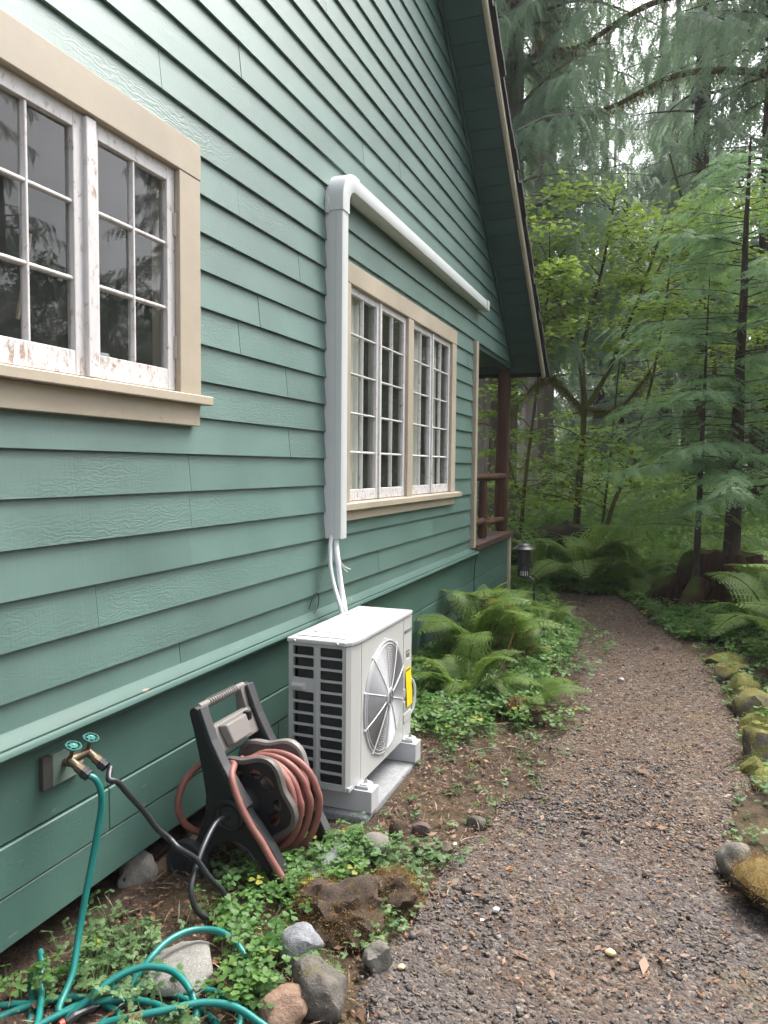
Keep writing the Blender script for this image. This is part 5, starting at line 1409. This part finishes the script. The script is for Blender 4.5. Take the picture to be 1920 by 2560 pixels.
# forest backdrop far away: hanging foliage that reads as one mass
def curtain_mass(g_, n):
    x = g_.uniform(-34, 40, n); y = g_.uniform(50, 60, n); z = g_.uniform(0, 17, n)*g_.random(n)**.25
    k = np.array([noise.noise(Vector((a*.16, 0, c*.10))) for a, c in zip(x, z)]) > -.12-.25*(z < 9)
    return np.stack([x, y, z], 1)[k]
def far_wood():
    g_ = np.random.default_rng(75); P = curtain_mass(g_, 5200); n = len(P)
    D = np.stack([g_.normal(size=n)*.8, g_.normal(size=n)*.8, -np.abs(g_.normal(size=n))], 1)
    V, F = bake(SPR_FAR[0], SPR_FAR[1], frames(D, g_.normal(size=(n, 3)))*(2.6*g_.uniform(.5, 1.2, n))[:, None, None], P)
    o = np_obj('far_wood', V, F, mt_far, None, np.repeat(g_.random(n), len(SPR_FAR[0]))); tag(o, 'far forest mass closing the view between the trunks', kind='stuff')
far_wood()
def side_wood():
    g_ = np.random.default_rng(76); n = 6500; y = g_.uniform(-18, 42, n); x = 27+g_.uniform(0, 6, n)-.004*(y-10)**2; z = g_.uniform(0, 13, n)*g_.random(n)**.2
    P = np.stack([x, y, z], 1); D = np.stack([g_.normal(size=n)*.8, g_.normal(size=n)*.8, -np.abs(g_.normal(size=n))], 1)
    V, F = bake(SPR_FAR[0], SPR_FAR[1], frames(D, g_.normal(size=(n, 3)))*(1.9*g_.uniform(.5, 1.2, n))[:, None, None], P)
    o = np_obj('far_wood', V, F, mt_far, None, np.repeat(g_.random(n), len(SPR_FAR[0]))); tag(o, 'forest mass across the path that the near window mirrors', kind='stuff')
side_wood()
# dark root mound under the maples
def mound(name, label, c, s, seed, mat, cat='mound'):
    return rock(name, label, c, s, seed, mat, 3, .28, 3, cat=cat)

# ================================================================== STONES
def rock(name, label, c, s, seed, mat, sub=3, rough=.16, planes=5, rot=0, group=None, cat='stone', moss=0, mossmat=None, mosslen=.022, sink=.35):
    """angular stone: icosphere cut by random planes, roughened; c is where its base meets the ground"""
    rr = random.Random(seed); bm = bmesh.new(); bmesh.ops.create_icosphere(bm, subdivisions=sub, radius=1.0)
    pl = []
    for _ in range(planes):
        v = Vector((rr.gauss(0, 1), rr.gauss(0, 1), rr.gauss(0, .7))).normalized(); pl.append((v, rr.uniform(.52, .84)))
    off = Vector((seed*3.7, seed*1.3, seed*.9))
    for v in bm.verts:
        p = v.co.copy()
        for (n_, k) in pl:
            d = p.dot(n_)
            if d > k: p -= n_*(d-k)*.92
        p *= 1+rough*noise.noise(p*1.4+off)+rough*.5*noise.noise(p*3.6+off)+rough*.22*noise.noise(p*9+off)
        p *= 1+rough*.16*noise.noise(p*19+off)
        v.co = Vector((p.x*s[0], p.y*s[1], p.z*s[2]))*1.06
    bmesh.ops.rotate(bm, verts=bm.verts, cent=(0, 0, 0), matrix=Matrix.Rotation(rot, 3, 'Z'))
    zmin = -s[2]*sink
    me = bpy.data.meshes.new(name); bm.normal_update()
    P = np.array([tuple(v.co) for v in bm.verts]); N = np.array([tuple(v.normal) for v in bm.verts])
    bm.to_mesh(me); bm.free(); me.materials.append(mat); me.polygons.foreach_set('use_smooth', [True]*len(me.polygons)); me.set_sharp_from_angle(angle=R(34))
    loc = Vector((c[0], c[1], (c[2] if len(c) > 2 else gz(c[0], c[1]))-zmin*1.0-.0))
    loc.z = (c[2] if len(c) > 2 else gz(c[0], c[1]))+s[2]*(.82-sink)
    o = bpy.data.objects.new(name, me); o.location = loc; ORG[o.name] = loc; link(o); tag(o, label, cat, group)
    if moss:
        moss = int(moss*1.9); g_ = np.random.default_rng(seed); w_ = np.clip(N[:, 2]+.45, 0, None)*np.clip([.55+noise.noise(Vector(tuple(p*4+np.array(off)))) for p in P], 0, 1); w_ = w_/w_.sum()
        i = g_.choice(len(P), moss, p=w_); T_ = P[i]+g_.normal(size=(moss, 3))*.012
        D = N[i]*.8+g_.normal(size=(moss, 3))*.55
        tv, tf = [], []; blade(tv, tf, (0, 0, 0), (1, 0, 0), (0, 0, 1), 1, .17)
        V, F = bake(np.array(tv), np.array(tf), frames(D, g_.normal(size=(moss, 3)))*(.62*mosslen*g_.uniform(.4, 1.3, moss))[:, None, None], T_+np.array(loc))
        m_ = np_obj('moss', V, F, mossmat or mt_mosst, o, np.repeat(g_.random(moss), 4)); m_['kind'] = 'stuff'
    return o
rk_moss = m_rock('mossy_basalt', (.055, .045, .038), (.13, .105, .09), .90, (.085, .095, .022), (.20, .185, .05))
rk_half = m_rock('half_mossy_basalt', (.07, .055, .05), (.15, .125, .115), .62, (.085, .090, .022), (.185, .16, .045))
rk_grey = m_rock('pale_granite', (.15, .155, .165), (.27, .275, .29), 0, speck=.4)
rk_dark = m_rock('dark_boulder_stone', (.075, .068, .06), (.15, .135, .12), .20, (.08, .08, .02), (.12, .10, .03))
rk_tan = m_rock('tan_sandstone', (.17, .105, .075), (.30, .20, .145))
rk_olive = m_rock('olive_grey_stone', (.12, .11, .095), (.22, .205, .18), .1)
rk_brown = m_rock('red_brown_stone', (.085, .058, .052), (.16, .115, .10))
rk_dirt = m_rock('mossy_dirt_clod', (.020, .014, .011), (.085, .058, .042), .16, (.075, .05, .016), (.15, .095, .032), scale=.9)
mound('root_mound', 'dark mossy mound of roots at the foot of the maples', (.35, 11.2, 0.05), (.75, .5, .5), 77, m_rock('dark_root_mound', (.018, .012, .009), (.05, .036, .024), .35, (.04, .055, .012), (.07, .07, .02), scale=.5))
G1 = 'mossy stones edging the right side of the path'
rock('boulder', 'large orange mossed boulder at the right edge nearest the camera', (2.19, 2.96), (.165, .17, .150), 101, m_rock('dry_mossed_boulder', (.045, .034, .026), (.10, .075, .06), .85, (.095, .068, .020), (.165, .110, .034)), 3, .22, 4, 0, G1, 'stone', 4200, mt_mossd, .017)
rock('stone', 'rounded grey green stone touching the nearest mossy boulder', (2.04, 3.13), (.066, .080, .095), 102, rk_olive, 4, .16, 5, .4, G1)
for (lab, x, y, sx, sy, sz, mt, ms, sd_) in (
    ('small low mossed stone closest in the row after the gap', 2.30, 4.08, .07, .08, .070, rk_moss, 700, 103),
    ('tall stone with a bare grey top in the stone row', 2.33, 4.42, .12, .13, .135, rk_half, 1100, 104),
    ('bright mossed stone in front of the grey topped one', 2.33, 4.74, .10, .10, .085, rk_moss, 1100, 105),
    ('low bright mossed stone behind the biggest of the row', 2.36, 5.00, .10, .09, .080, rk_moss, 1100, 106),
    ('biggest brown stone of the row with a mossy upper edge', 2.34, 5.34, .155, .15, .135, rk_half, 1400, 107),
    ('yellow green mossed stone in the middle of the row', 2.34, 5.82, .12, .12, .095, rk_moss, 1300, 108),
    ('dark bare topped stone with moss on its flanks', 2.30, 6.16, .15, .14, .105, rk_half, 1000, 109),
    ('squat mossed stone wedged between the grey topped one and the nearest', 2.28, 4.24, .075, .07, .065, rk_moss, 800, 112),
    ('small green stone squeezed behind the big brown one', 2.36, 5.60, .09, .08, .08, rk_moss, 800, 113),
    ('small half bare stone between the dark topped and the flat green one', 2.30, 6.37, .09, .08, .075, rk_half, 700, 114),
    ('flat green mossed stone before the row reaches the ferns', 2.27, 6.58, .13, .15, .085, rk_moss, 1300, 110)):
    rock('stone', lab, (x-.07, y), (sx*.92, sy*.95, sz*.95), sd_, mt, 3, .24, 6, sd_*.7, G1, 'stone', ms*2, mt_mosst, .013, .45)
G2 = 'stones between the hose reel and the path'
rock('mossy_clod', 'big dark clod covered with brown moss and dry stalks', (.755, 2.290), (.135, .125, .085), 121, rk_dirt, 4, .42, 1, .3, G2, 'clod', 2600, mt_mossd, .020, .42)
rock('mossy_clod', 'orange topped mossy clod behind the big one', (.89, 2.455), (.095, .080, .070), 122, rk_dirt, 4, .40, 1, .9, G2, 'clod', 2200, mt_mossd, .020, .40)
rock('stone', 'pale grey angular stone standing out among the leaves', (.725, 2.065), (.068, .060, .072), 123, rk_grey, 4, .12, 8, .5, G2)
rock('stone', 'big dark rounded stone with a steep right face', (.865, 1.925), (.098, .080, .090), 124, rk_dark, 4, .16, 6, .2, G2, 'stone', 250, mt_mossd, .016)
rock('stone', 'tan brown stone at the lower edge of the picture', (.80, 1.830), (.075, .06, .058), 125, rk_tan, 4, .18, 5, 1.2, G2)
rock('stone', 'small upright olive grey stone at the gravel edge', (.957, 2.125), (.044, .04, .060), 126, rk_olive, 4, .16, 6, .2, G2)
rock('stone', 'smooth grey domed stone behind the leaves near the pad', (.715, 2.735), (.072, .06, .055), 127, rk_olive, 3, .07, 3, .2, G2)
rock('stone', 'flat reddish brown stone on the dirt before the pad', (.925, 2.845), (.085, .055, .042), 128, rk_brown, 3, .10, 6, .3, G2)
rock('stone', 'small dull brown stone beside the flat reddish one', (.83, 2.98), (.042, .035, .034), 129, rk_brown, 3, .12, 5, .3, G2)
rock('stone', 'small mossy stone by the corner of the pad', (.745, 2.90), (.04, .04, .05), 130, rk_dirt, 3, .2, 3, .3, G2, 'stone', 250, mt_mossd, .014)
rock('stone', 'low mossy stone with leaves growing beside it in mid path edge', (1.02, 3.15), (.040, .035, .035), 131, rk_dark, 3, .12, 5, .3, G2)
rock('flat_rock', 'flat speckled grey rock lying under the green hose loops', (.435, 1.87), (.125, .115, .035), 132, m_rock('lichen_rock', (.15, .145, .13), (.27, .26, .24), 0, speck=.6), 3, .08, 4, .5, G2)
for k, (x, y, s_, lab) in enumerate(((1.235, 2.55, .012, 'white pebble lying on the dark gravel'), (1.20, 2.48, .007, 'tiny white chip beside the white pebble'), (.985, 2.92, .011, 'white pebble by the flat reddish stone'), (1.62, 2.46, .014, 'cream coloured chip on the right of the gravel'), (1.03, 2.14, .010, 'yellow petal sized chip on the left of the gravel'), (1.47, 5.75, .022, 'pale grey flat stone far along the path'))):
    rock('pebble', lab, (x, y, gz(x, y)+.022), (s_*1.2, s_, s_*.7), 140+k, m_plain('pebble_white' if k < 3 else 'pebble_cream', (.75, .75, .73) if k < 3 else (.55, .43, .22) if k < 5 else (.35, .33, .32), .6), 2, .12, 3, k, 'pale pebbles on the path', 'pebble', sink=.2)
rock('mossy_clod', 'dark uprooted root clod at the edge of the fern clump', (.96, 4.62), (.12, .10, .09), 133, rk_dirt, 4, .45, 1, .5, G2, 'clod', 1500, mt_mossd, .022, .40)
# rough foundation pier and scrap wood in the shadow under the skirt
rock('foundation_pier', 'rough mortared foundation pier in the gap under the skirt', (-.05, 2.28, -.03), (.075, .085, .10), 150, m_rock('crumbly_mortar', (.10, .095, .085), (.22, .205, .185), scale=1.5), 3, .2, 6, .2, None, 'pier')
def scrap(x0, y0, x1, y1, z, w_, lab, c):
    o = MB().hexa([(x0, y0, z), (x0+w_, y0-.02, z), (x1+w_, y1-.02, z+.015), (x1, y1, z+.015), (x0, y0, z+.018), (x0+w_, y0-.02, z+.018), (x1+w_, y1-.02, z+.033), (x1, y1, z+.033)]).build('scrap_board', c, None, bevel=.002)
    tag(o, lab, 'board', 'scrap boards under the skirt')
mt_scrap = m_bark('weathered_scrap_wood', (.03, .022, .017), (.085, .062, .046), 6)
scrap(-.13, 2.28, -.10, 2.95, .085, .05, 'upper scrap board lying under the skirt behind the reel', mt_scrap)
scrap(-.10, 2.22, -.09, 2.55, .040, .05, 'lower scrap board lying under the skirt by the pier', mt_scrap)
# bits of plastic
m_clear = NB('milky_clear_plastic'); _t = m_clear.n('ShaderNodeBsdfTransparent'); _p = m_clear.principled((.34, .38, .36), .3); _m = m_clear.n('ShaderNodeMixShader'); _m.inputs[0].default_value = .55
m_clear.t.links.new(_t.outputs[0], _m.inputs[1]); m_clear.t.links.new(_p, _m.inputs[2]); mt_clear = m_clear.done(_m.outputs[0])
cp = MB().hexa([(.535, 2.40, .045), (.60, 2.395, .045), (.64, 2.64, .05), (.58, 2.65, .05), (.53, 2.40, .052), (.60, 2.395, .075), (.645, 2.64, .115), (.585, 2.65, .10)]).build('plastic_tray', mt_clear, None, bevel=.006); tag(cp, 'milky plastic tray lying in the leaves at the foot of the hose reel', 'plastic tray')
tg_ = MB().hexa([(.458, 2.085, .060), (.492, 2.060, .060), (.512, 2.085, .085), (.478, 2.11, .085), (.458, 2.085, .0615), (.492, 2.060, .0615), (.512, 2.085, .0865), (.478, 2.11, .0865)]).build('paper_tag', m_plain('cream_paper', (.62, .60, .46), .7), None); tag(tg_, 'small cream paper tag between the leaves above the green hose', 'tag')

# ================================================================== GRAVEL, LITTER, GROUND COVER
def ico():
    bm = bmesh.new(); bmesh.ops.create_icosphere(bm, subdivisions=1, radius=1.0)
    V = np.array([tuple(v.co) for v in bm.verts]); F = np.array([[v.index for v in f.verts] for f in bm.faces]); bm.free(); return V, F
def chip():
    V = np.array([(x, y, z) for z in (-.62, .62) for y in (-.62, .62) for x in (-.62, .62)])
    F = np.array([(0, 2, 3), (0, 3, 1), (4, 5, 7), (4, 7, 6), (0, 1, 5), (0, 5, 4), (2, 6, 7), (2, 7, 3), (0, 4, 6), (0, 6, 2), (1, 3, 7), (1, 7, 5)]); return V, F
def rand_rot(g_, n):
    q = norm(g_.normal(size=(n, 4))); w_, x, y, z = q.T
    return np.stack([1-2*(y*y+z*z), 2*(x*y-z*w_), 2*(x*z+y*w_), 2*(x*y+z*w_), 1-2*(x*x+z*z), 2*(y*z-x*w_), 2*(x*z-y*w_), 2*(y*z+x*w_), 1-2*(x*x+y*y)], 1).reshape(n, 3, 3)
def m_gravel():
    b = NB('crushed_basalt'); a = b.attr('rnd'); co = b.coord()
    col = b.ramp(a, [(0, (.026, .023, .024)), (.35, (.060, .054, .054)), (.65, (.100, .091, .090)), (.80, (.090, .070, .058)), (.93, (.145, .135, .132)), (1, (.22, .21, .205))])
    col = b.mix(b.math('MULTIPLY', b.noise(co, 160, 3), .35), col, (.05, .038, .03))
    return b.done(b.principled(col, .72, .4))
mt_gravel = m_gravel()
def gravel(n, yr, size, dens, seed, name, label):
    g_ = np.random.default_rng(seed); x = g_.uniform(.7, 2.45, n); y = g_.uniform(*yr, n)
    keep = np.array([on_path(a, b, .16) and g_.random() < dens(a, b) for a, b in zip(x, y)]); x, y = x[keep], y[keep]; n = len(x)
    z = np.array([gz(a, b)+.016+.010*noise.noise(Vector((a*9, b*9, 1))) for a, b in zip(x, y)])
    s = size*np.exp(g_.normal(size=n)*.42)
    IV, IF = chip(); parts = []; fo = []; at = []; base = 0
    for v in range(6):
        sel = np.arange(n) % 6 == v; m = sel.sum()
        gg = np.random.default_rng(seed+v); TV = IV*(1+.40*gg.uniform(-1, 1, size=(len(IV), 1)))+.16*gg.normal(size=IV.shape)
        M = rand_rot(g_, m)@(np.eye(3)[None]*np.stack([np.ones(m), g_.uniform(.6, .95, m), g_.uniform(.35, .65, m)], 1)[:, None, :])
        flat = np.array([[1, 0, 0], [0, 1, 0], [0, 0, .62]]); M = flat[None]@M*s[sel][:, None, None]
        V, F = bake(TV, IF, M, np.stack([x[sel], y[sel], z[sel]+s[sel]*.12], 1))
        parts.append(V); fo.append(F+base); base += len(V); at.append(np.repeat(g_.random(m), len(IV)))
    o = np_obj(name, np.concatenate(parts), np.concatenate(fo), mt_gravel, None, np.concatenate(at)); tag(o, label, kind='stuff')
dn = lambda a, b: np.clip(.16+1.3*noise.noise(Vector((a*1.6, b*1.6, 4)))+.75*max(0, (2.75-b)), .03, 1)
gravel(32000, (1.3, 4.2), .0068, dn, 81, 'gravel', 'dark crushed gravel on the near part of the path')
gravel(16000, (1.3, 4.6), .0046, lambda a, b: .35+.4*(b < 2.7), 82, 'gravel', 'fine chips between the larger gravel stones')
gravel(14000, (4.0, 9.2), .0075, lambda a, b: .25, 83, 'gravel', 'scattered gravel chips along the far part of the path')

def litter(n, fn, seed, name, label, mat, ln, wd, zoff=.022, up=.15):
    g_ = np.random.default_rng(seed); x, y = fn(g_, n); n = len(x)
    z = np.array([gz(a, b)+zoff+.01*noise.noise(Vector((a*9, b*9, 1))) for a, b in zip(x, y)])+g_.random(n)*.008
    a = g_.uniform(0, 2*PI, n); D = np.stack([np.cos(a), np.sin(a), g_.normal(size=n)*up], 1)
    tv, tf = [], []; blade(tv, tf, (0, 0, 0), (1, 0, 0), (0, 0, 1), 1, wd, .1)
    V, F = bake(np.array(tv), np.array(tf), frames(D, np.array([0, 0, 1.])+g_.normal(size=(n, 3))*.4)*(ln*np.exp(g_.normal(size=n)*.5))[:, None, None], np.stack([x, y, z], 1))
    o = np_obj(name, V, F, mat, None, np.repeat(g_.random(n), 4)); tag(o, label, kind='stuff')
mt_straw = m_leaf('dry_straw', (.075, .050, .033), (.24, .185, .125), .1)
mt_brownlf = m_leaf('brown_leaf_bits', (.060, .032, .020), (.22, .12, .07), .15, yellow=(.28, .125, .05))
def on_p(g_, n, y0=1.3, y1=9.3):
    x = g_.uniform(.6, 2.5, n); y = y0+(y1-y0)*g_.random(n)**1.0; k = np.array([on_path(a, b, .2) for a, b in zip(x, y)]); return x[k], y[k]
litter(2600, lambda g_, n: on_p(g_, n, 1.4, 5), 91, 'litter', 'thin dry twigs and needles on the path', mt_straw, .022, .07)
litter(27000, lambda g_, n: on_p(g_, n, 2.2, 9.3), 92, 'litter', 'brown needles and bark bits on the path', mt_brownlf, .013, .38)
litter(9000, lambda g_, n: on_p(g_, n, 2.6, 9.3), 95, 'litter', 'pale bark chips on the path', mt_straw, .011, .35)
def bank(g_, n):
    x = g_.uniform(.02, 1.3, n); y = g_.uniform(1.3, 5.2, n); k = (x < 1.15)&((x > .62) | (y < 2.9) | (y > 3.76)); return x[k], y[k]
litter(5200, bank, 93, 'litter', 'dry straw and clippings on the dirt bank', mt_straw, .035, .07, .012, .3)
litter(9000, bank, 94, 'litter', 'dead leaf crumbs on the dirt bank', mt_brownlf, .014, .5, .012)

def cover(n, box, dens, seed, name, label, mat, leaf, size, height, per=(2, 5)):
    """low plants: leaves on thin stalks"""
    g_ = np.random.default_rng(seed); T_, D, U, S, A_ = [], [], [], [], []; sv, sf = [], []
    x = g_.uniform(box[0], box[1], n); y = g_.uniform(box[2], box[3], n)
    for a, b in zip(x, y):
        if g_.random() > dens(a, b): continue
        z = gz(a, b); tone = g_.normal()*.12+.25*noise.noise(Vector((a*3, b*3, 9)))
        for _ in range(g_.integers(*per)):
            t = g_.uniform(0, 2*PI); h = height*g_.uniform(.3, 1.1); r = h*g_.uniform(.15, .8)
            p = np.array([a+r*math.cos(t), b+r*math.sin(t), z+h])
            T_.append(p); D.append([math.cos(t), math.sin(t), g_.uniform(-.45, .1)]); U.append(np.array([0, 0, 1.])+g_.normal(size=3)*.28)
            S.append(size*g_.uniform(.42, 1.35)); A_.append(np.clip(.45+tone*1.5+.22*g_.normal(), 0, 1))
            k = len(sv); sd = np.array([-math.sin(t), math.cos(t), 0])*.0012; q = np.array([a, b, z])
            sv += [q-sd, q+sd, p+sd, p-sd]; sf.append((k, k+1, k+2, k+3))
    V, F = bake(leaf[0], leaf[1], frames(np.array(D), np.array(U))*np.array(S)[:, None, None], np.array(T_))
    F = np.concatenate([F, np.array(sf)+len(V)]); A = np.concatenate([np.repeat(A_, len(leaf[0])), np.full(len(sv), .3)])
    o = np_obj(name, np.concatenate([V, np.array(sv)]), F, mat, None, A); tag(o, label, kind='stuff')
def blob(cx, cy, rx, ry, k=1.0): return lambda a, b: k*math.exp(-(((a-cx)/rx)**2+((b-cy)/ry)**2)**1.6)
def mx(*fs): return lambda a, b: max(f(a, b) for f in fs)
nz2 = lambda a, b: .5+.9*noise.noise(Vector((a*5, b*5, 3)))
nearA = mx(blob(.54, 2.30, .14, .22), blob(.62, 2.58, .12, .20), blob(.50, 2.12, .13, .08), blob(.60, 2.03, .12, .08), blob(.66, 1.92, .07, .12), blob(.08, 1.66, .07, .10, .8), blob(.15, 1.75, .06, .12, .7), blob(.68, 1.80, .05, .07))
cover(1150, (.0, .85, 1.5, 2.85), nearA, 201, 'ground_cover', 'round leaved clover like plants around the foot of the hose reel', mt_cover, LEAF_CLOVER, .040, .085)
nearB = mx(blob(.22, 1.84, .13, .13, .8), blob(.30, 1.72, .10, .08, .7), blob(.47, 1.66, .20, .05, .7), blob(.63, 2.66, .10, .14), blob(.74, 2.70, .12, .14, .9), blob(.86, 2.60, .10, .08, .7), blob(.90, 2.33, .05, .16, .8), blob(.80, 2.02, .08, .06, .6), blob(.72, 1.87, .07, .05, .8), blob(.92, 2.80, .10, .05, .8), blob(.56, 2.42, .10, .12, .6), blob(.30, 2.42, .12, .08, .4), blob(.05, 1.95, .05, .18, .35))
cover(2100, (.0, 1.05, 1.5, 3.0), nearB, 202, 'ground_cover', 'ferny cut leaved plants among the stones and hoses', mt_cover2, LEAF_CUT, .052, .075)
mid = lambda a, b: (1.0 if a < (1.0 if b > 4.6 else .75)+.22*noise.noise(Vector((0, b*1.5, 2))) else .25 if a < 1.05 else .03)*(1 if b > 4.3 else max(0, (b-3.85)/.8))*min(1, max(.2, nz2(a, b)+.35))
cover(4600, (.02, 1.3, 3.5, 7.4), mid, 203, 'ground_cover', 'thick leafy ground cover between the heat pump and the fern clump', mt_cover, LEAF_CLOVER, .050, .13)
cover(2000, (.05, 1.3, 3.2, 7.6), lambda a, b: mid(a, b)*.8+.05*(a > .6), 204, 'ground_cover', 'cut leaved weeds mixed into the bed by the skirt', mt_cover2, LEAF_CUT, .060, .12)
cover(700, (.60, 1.35, 3.0, 5.2), lambda a, b: max(0, nz2(a*1.6, b*1.6)-.35)*.8, 205, 'ground_cover', 'small weed seedlings in the disturbed dirt by the pad', mt_cover2, LEAF_CUT, .038, .03)
rt_ = lambda a, b: (1 if a > path_r(b)+.40+.12*noise.noise(Vector((1, b*2, 5))) else .12 if a > path_r(b)+.08 else 0)
cover(4200, (1.7, 4.2, 3.6, 9.0), rt_, 206, 'ground_cover', 'leafy ground cover behind the mossy stones', mt_cover, LEAF_CLOVER, .055, .13)
bey = lambda a, b: 0 if (on_path(a, b, .1) or (abs(a-2.35) < .7 and abs(b-9.35) < .55)) else 1
cover(4500, (-.6, 2.3, 7.4, 11.2), lambda a, b: bey(a, b)*(1 if a > .15 or b > 9.2 else 0), 207, 'ground_cover', 'bright low ground cover beyond the end of the path', mt_cover, LEAF_CLOVER, .065, .10)
cover(420, (2.0, 2.5, 3.3, 7.2), lambda a, b: .8 if a > path_r(b)-.06 else 0, 208, 'ground_cover', 'small cut leaves growing between the mossy stones', mt_cover2, LEAF_CUT, .050, .06)
cover(260, (1.0, 2.3, 1.6, 6), lambda a, b: max(0, nz2(a*.8+4, b*.8)-.75), 209, 'ground_cover', 'tiny weeds sprouting in the path', mt_cover2, LEAF_CUT, .024, .014)


def clump(g_, n):
    x = g_.uniform(.25, 1.05, n); y = g_.uniform(4.35, 6.6, n); k = np.array([noise.noise(Vector((a*3, b*3, 1))) > -.05 for a, b in zip(x, y)]); return x[k], y[k]
litter(700, clump, 96, 'litter', 'dead brown stalks standing among the ferns', mt_brownlf, .17, .016, .02, 1.3)
litter(500, clump, 97, 'litter', 'dry straw coloured stems in the fern clump', mt_straw, .20, .014, .02, .9)


# ================================================================== HAZE
hz_ = NB('thin_forest_haze'); vol = hz_.n('ShaderNodeVolumePrincipled'); vol.inputs['Density'].default_value = .0010; vol.inputs['Color'].default_value = (.90, .92, .93, 1); vol.inputs['Anisotropy'].default_value = .2
hz_.t.links.new(vol.outputs[0], hz_.out.inputs['Volume'])
hb_ = MB().box(-72, 72, -42, 122, -2, 34).build('haze', hz_.m); tag(hb_, 'thin pale haze between the trees', kind='stuff')
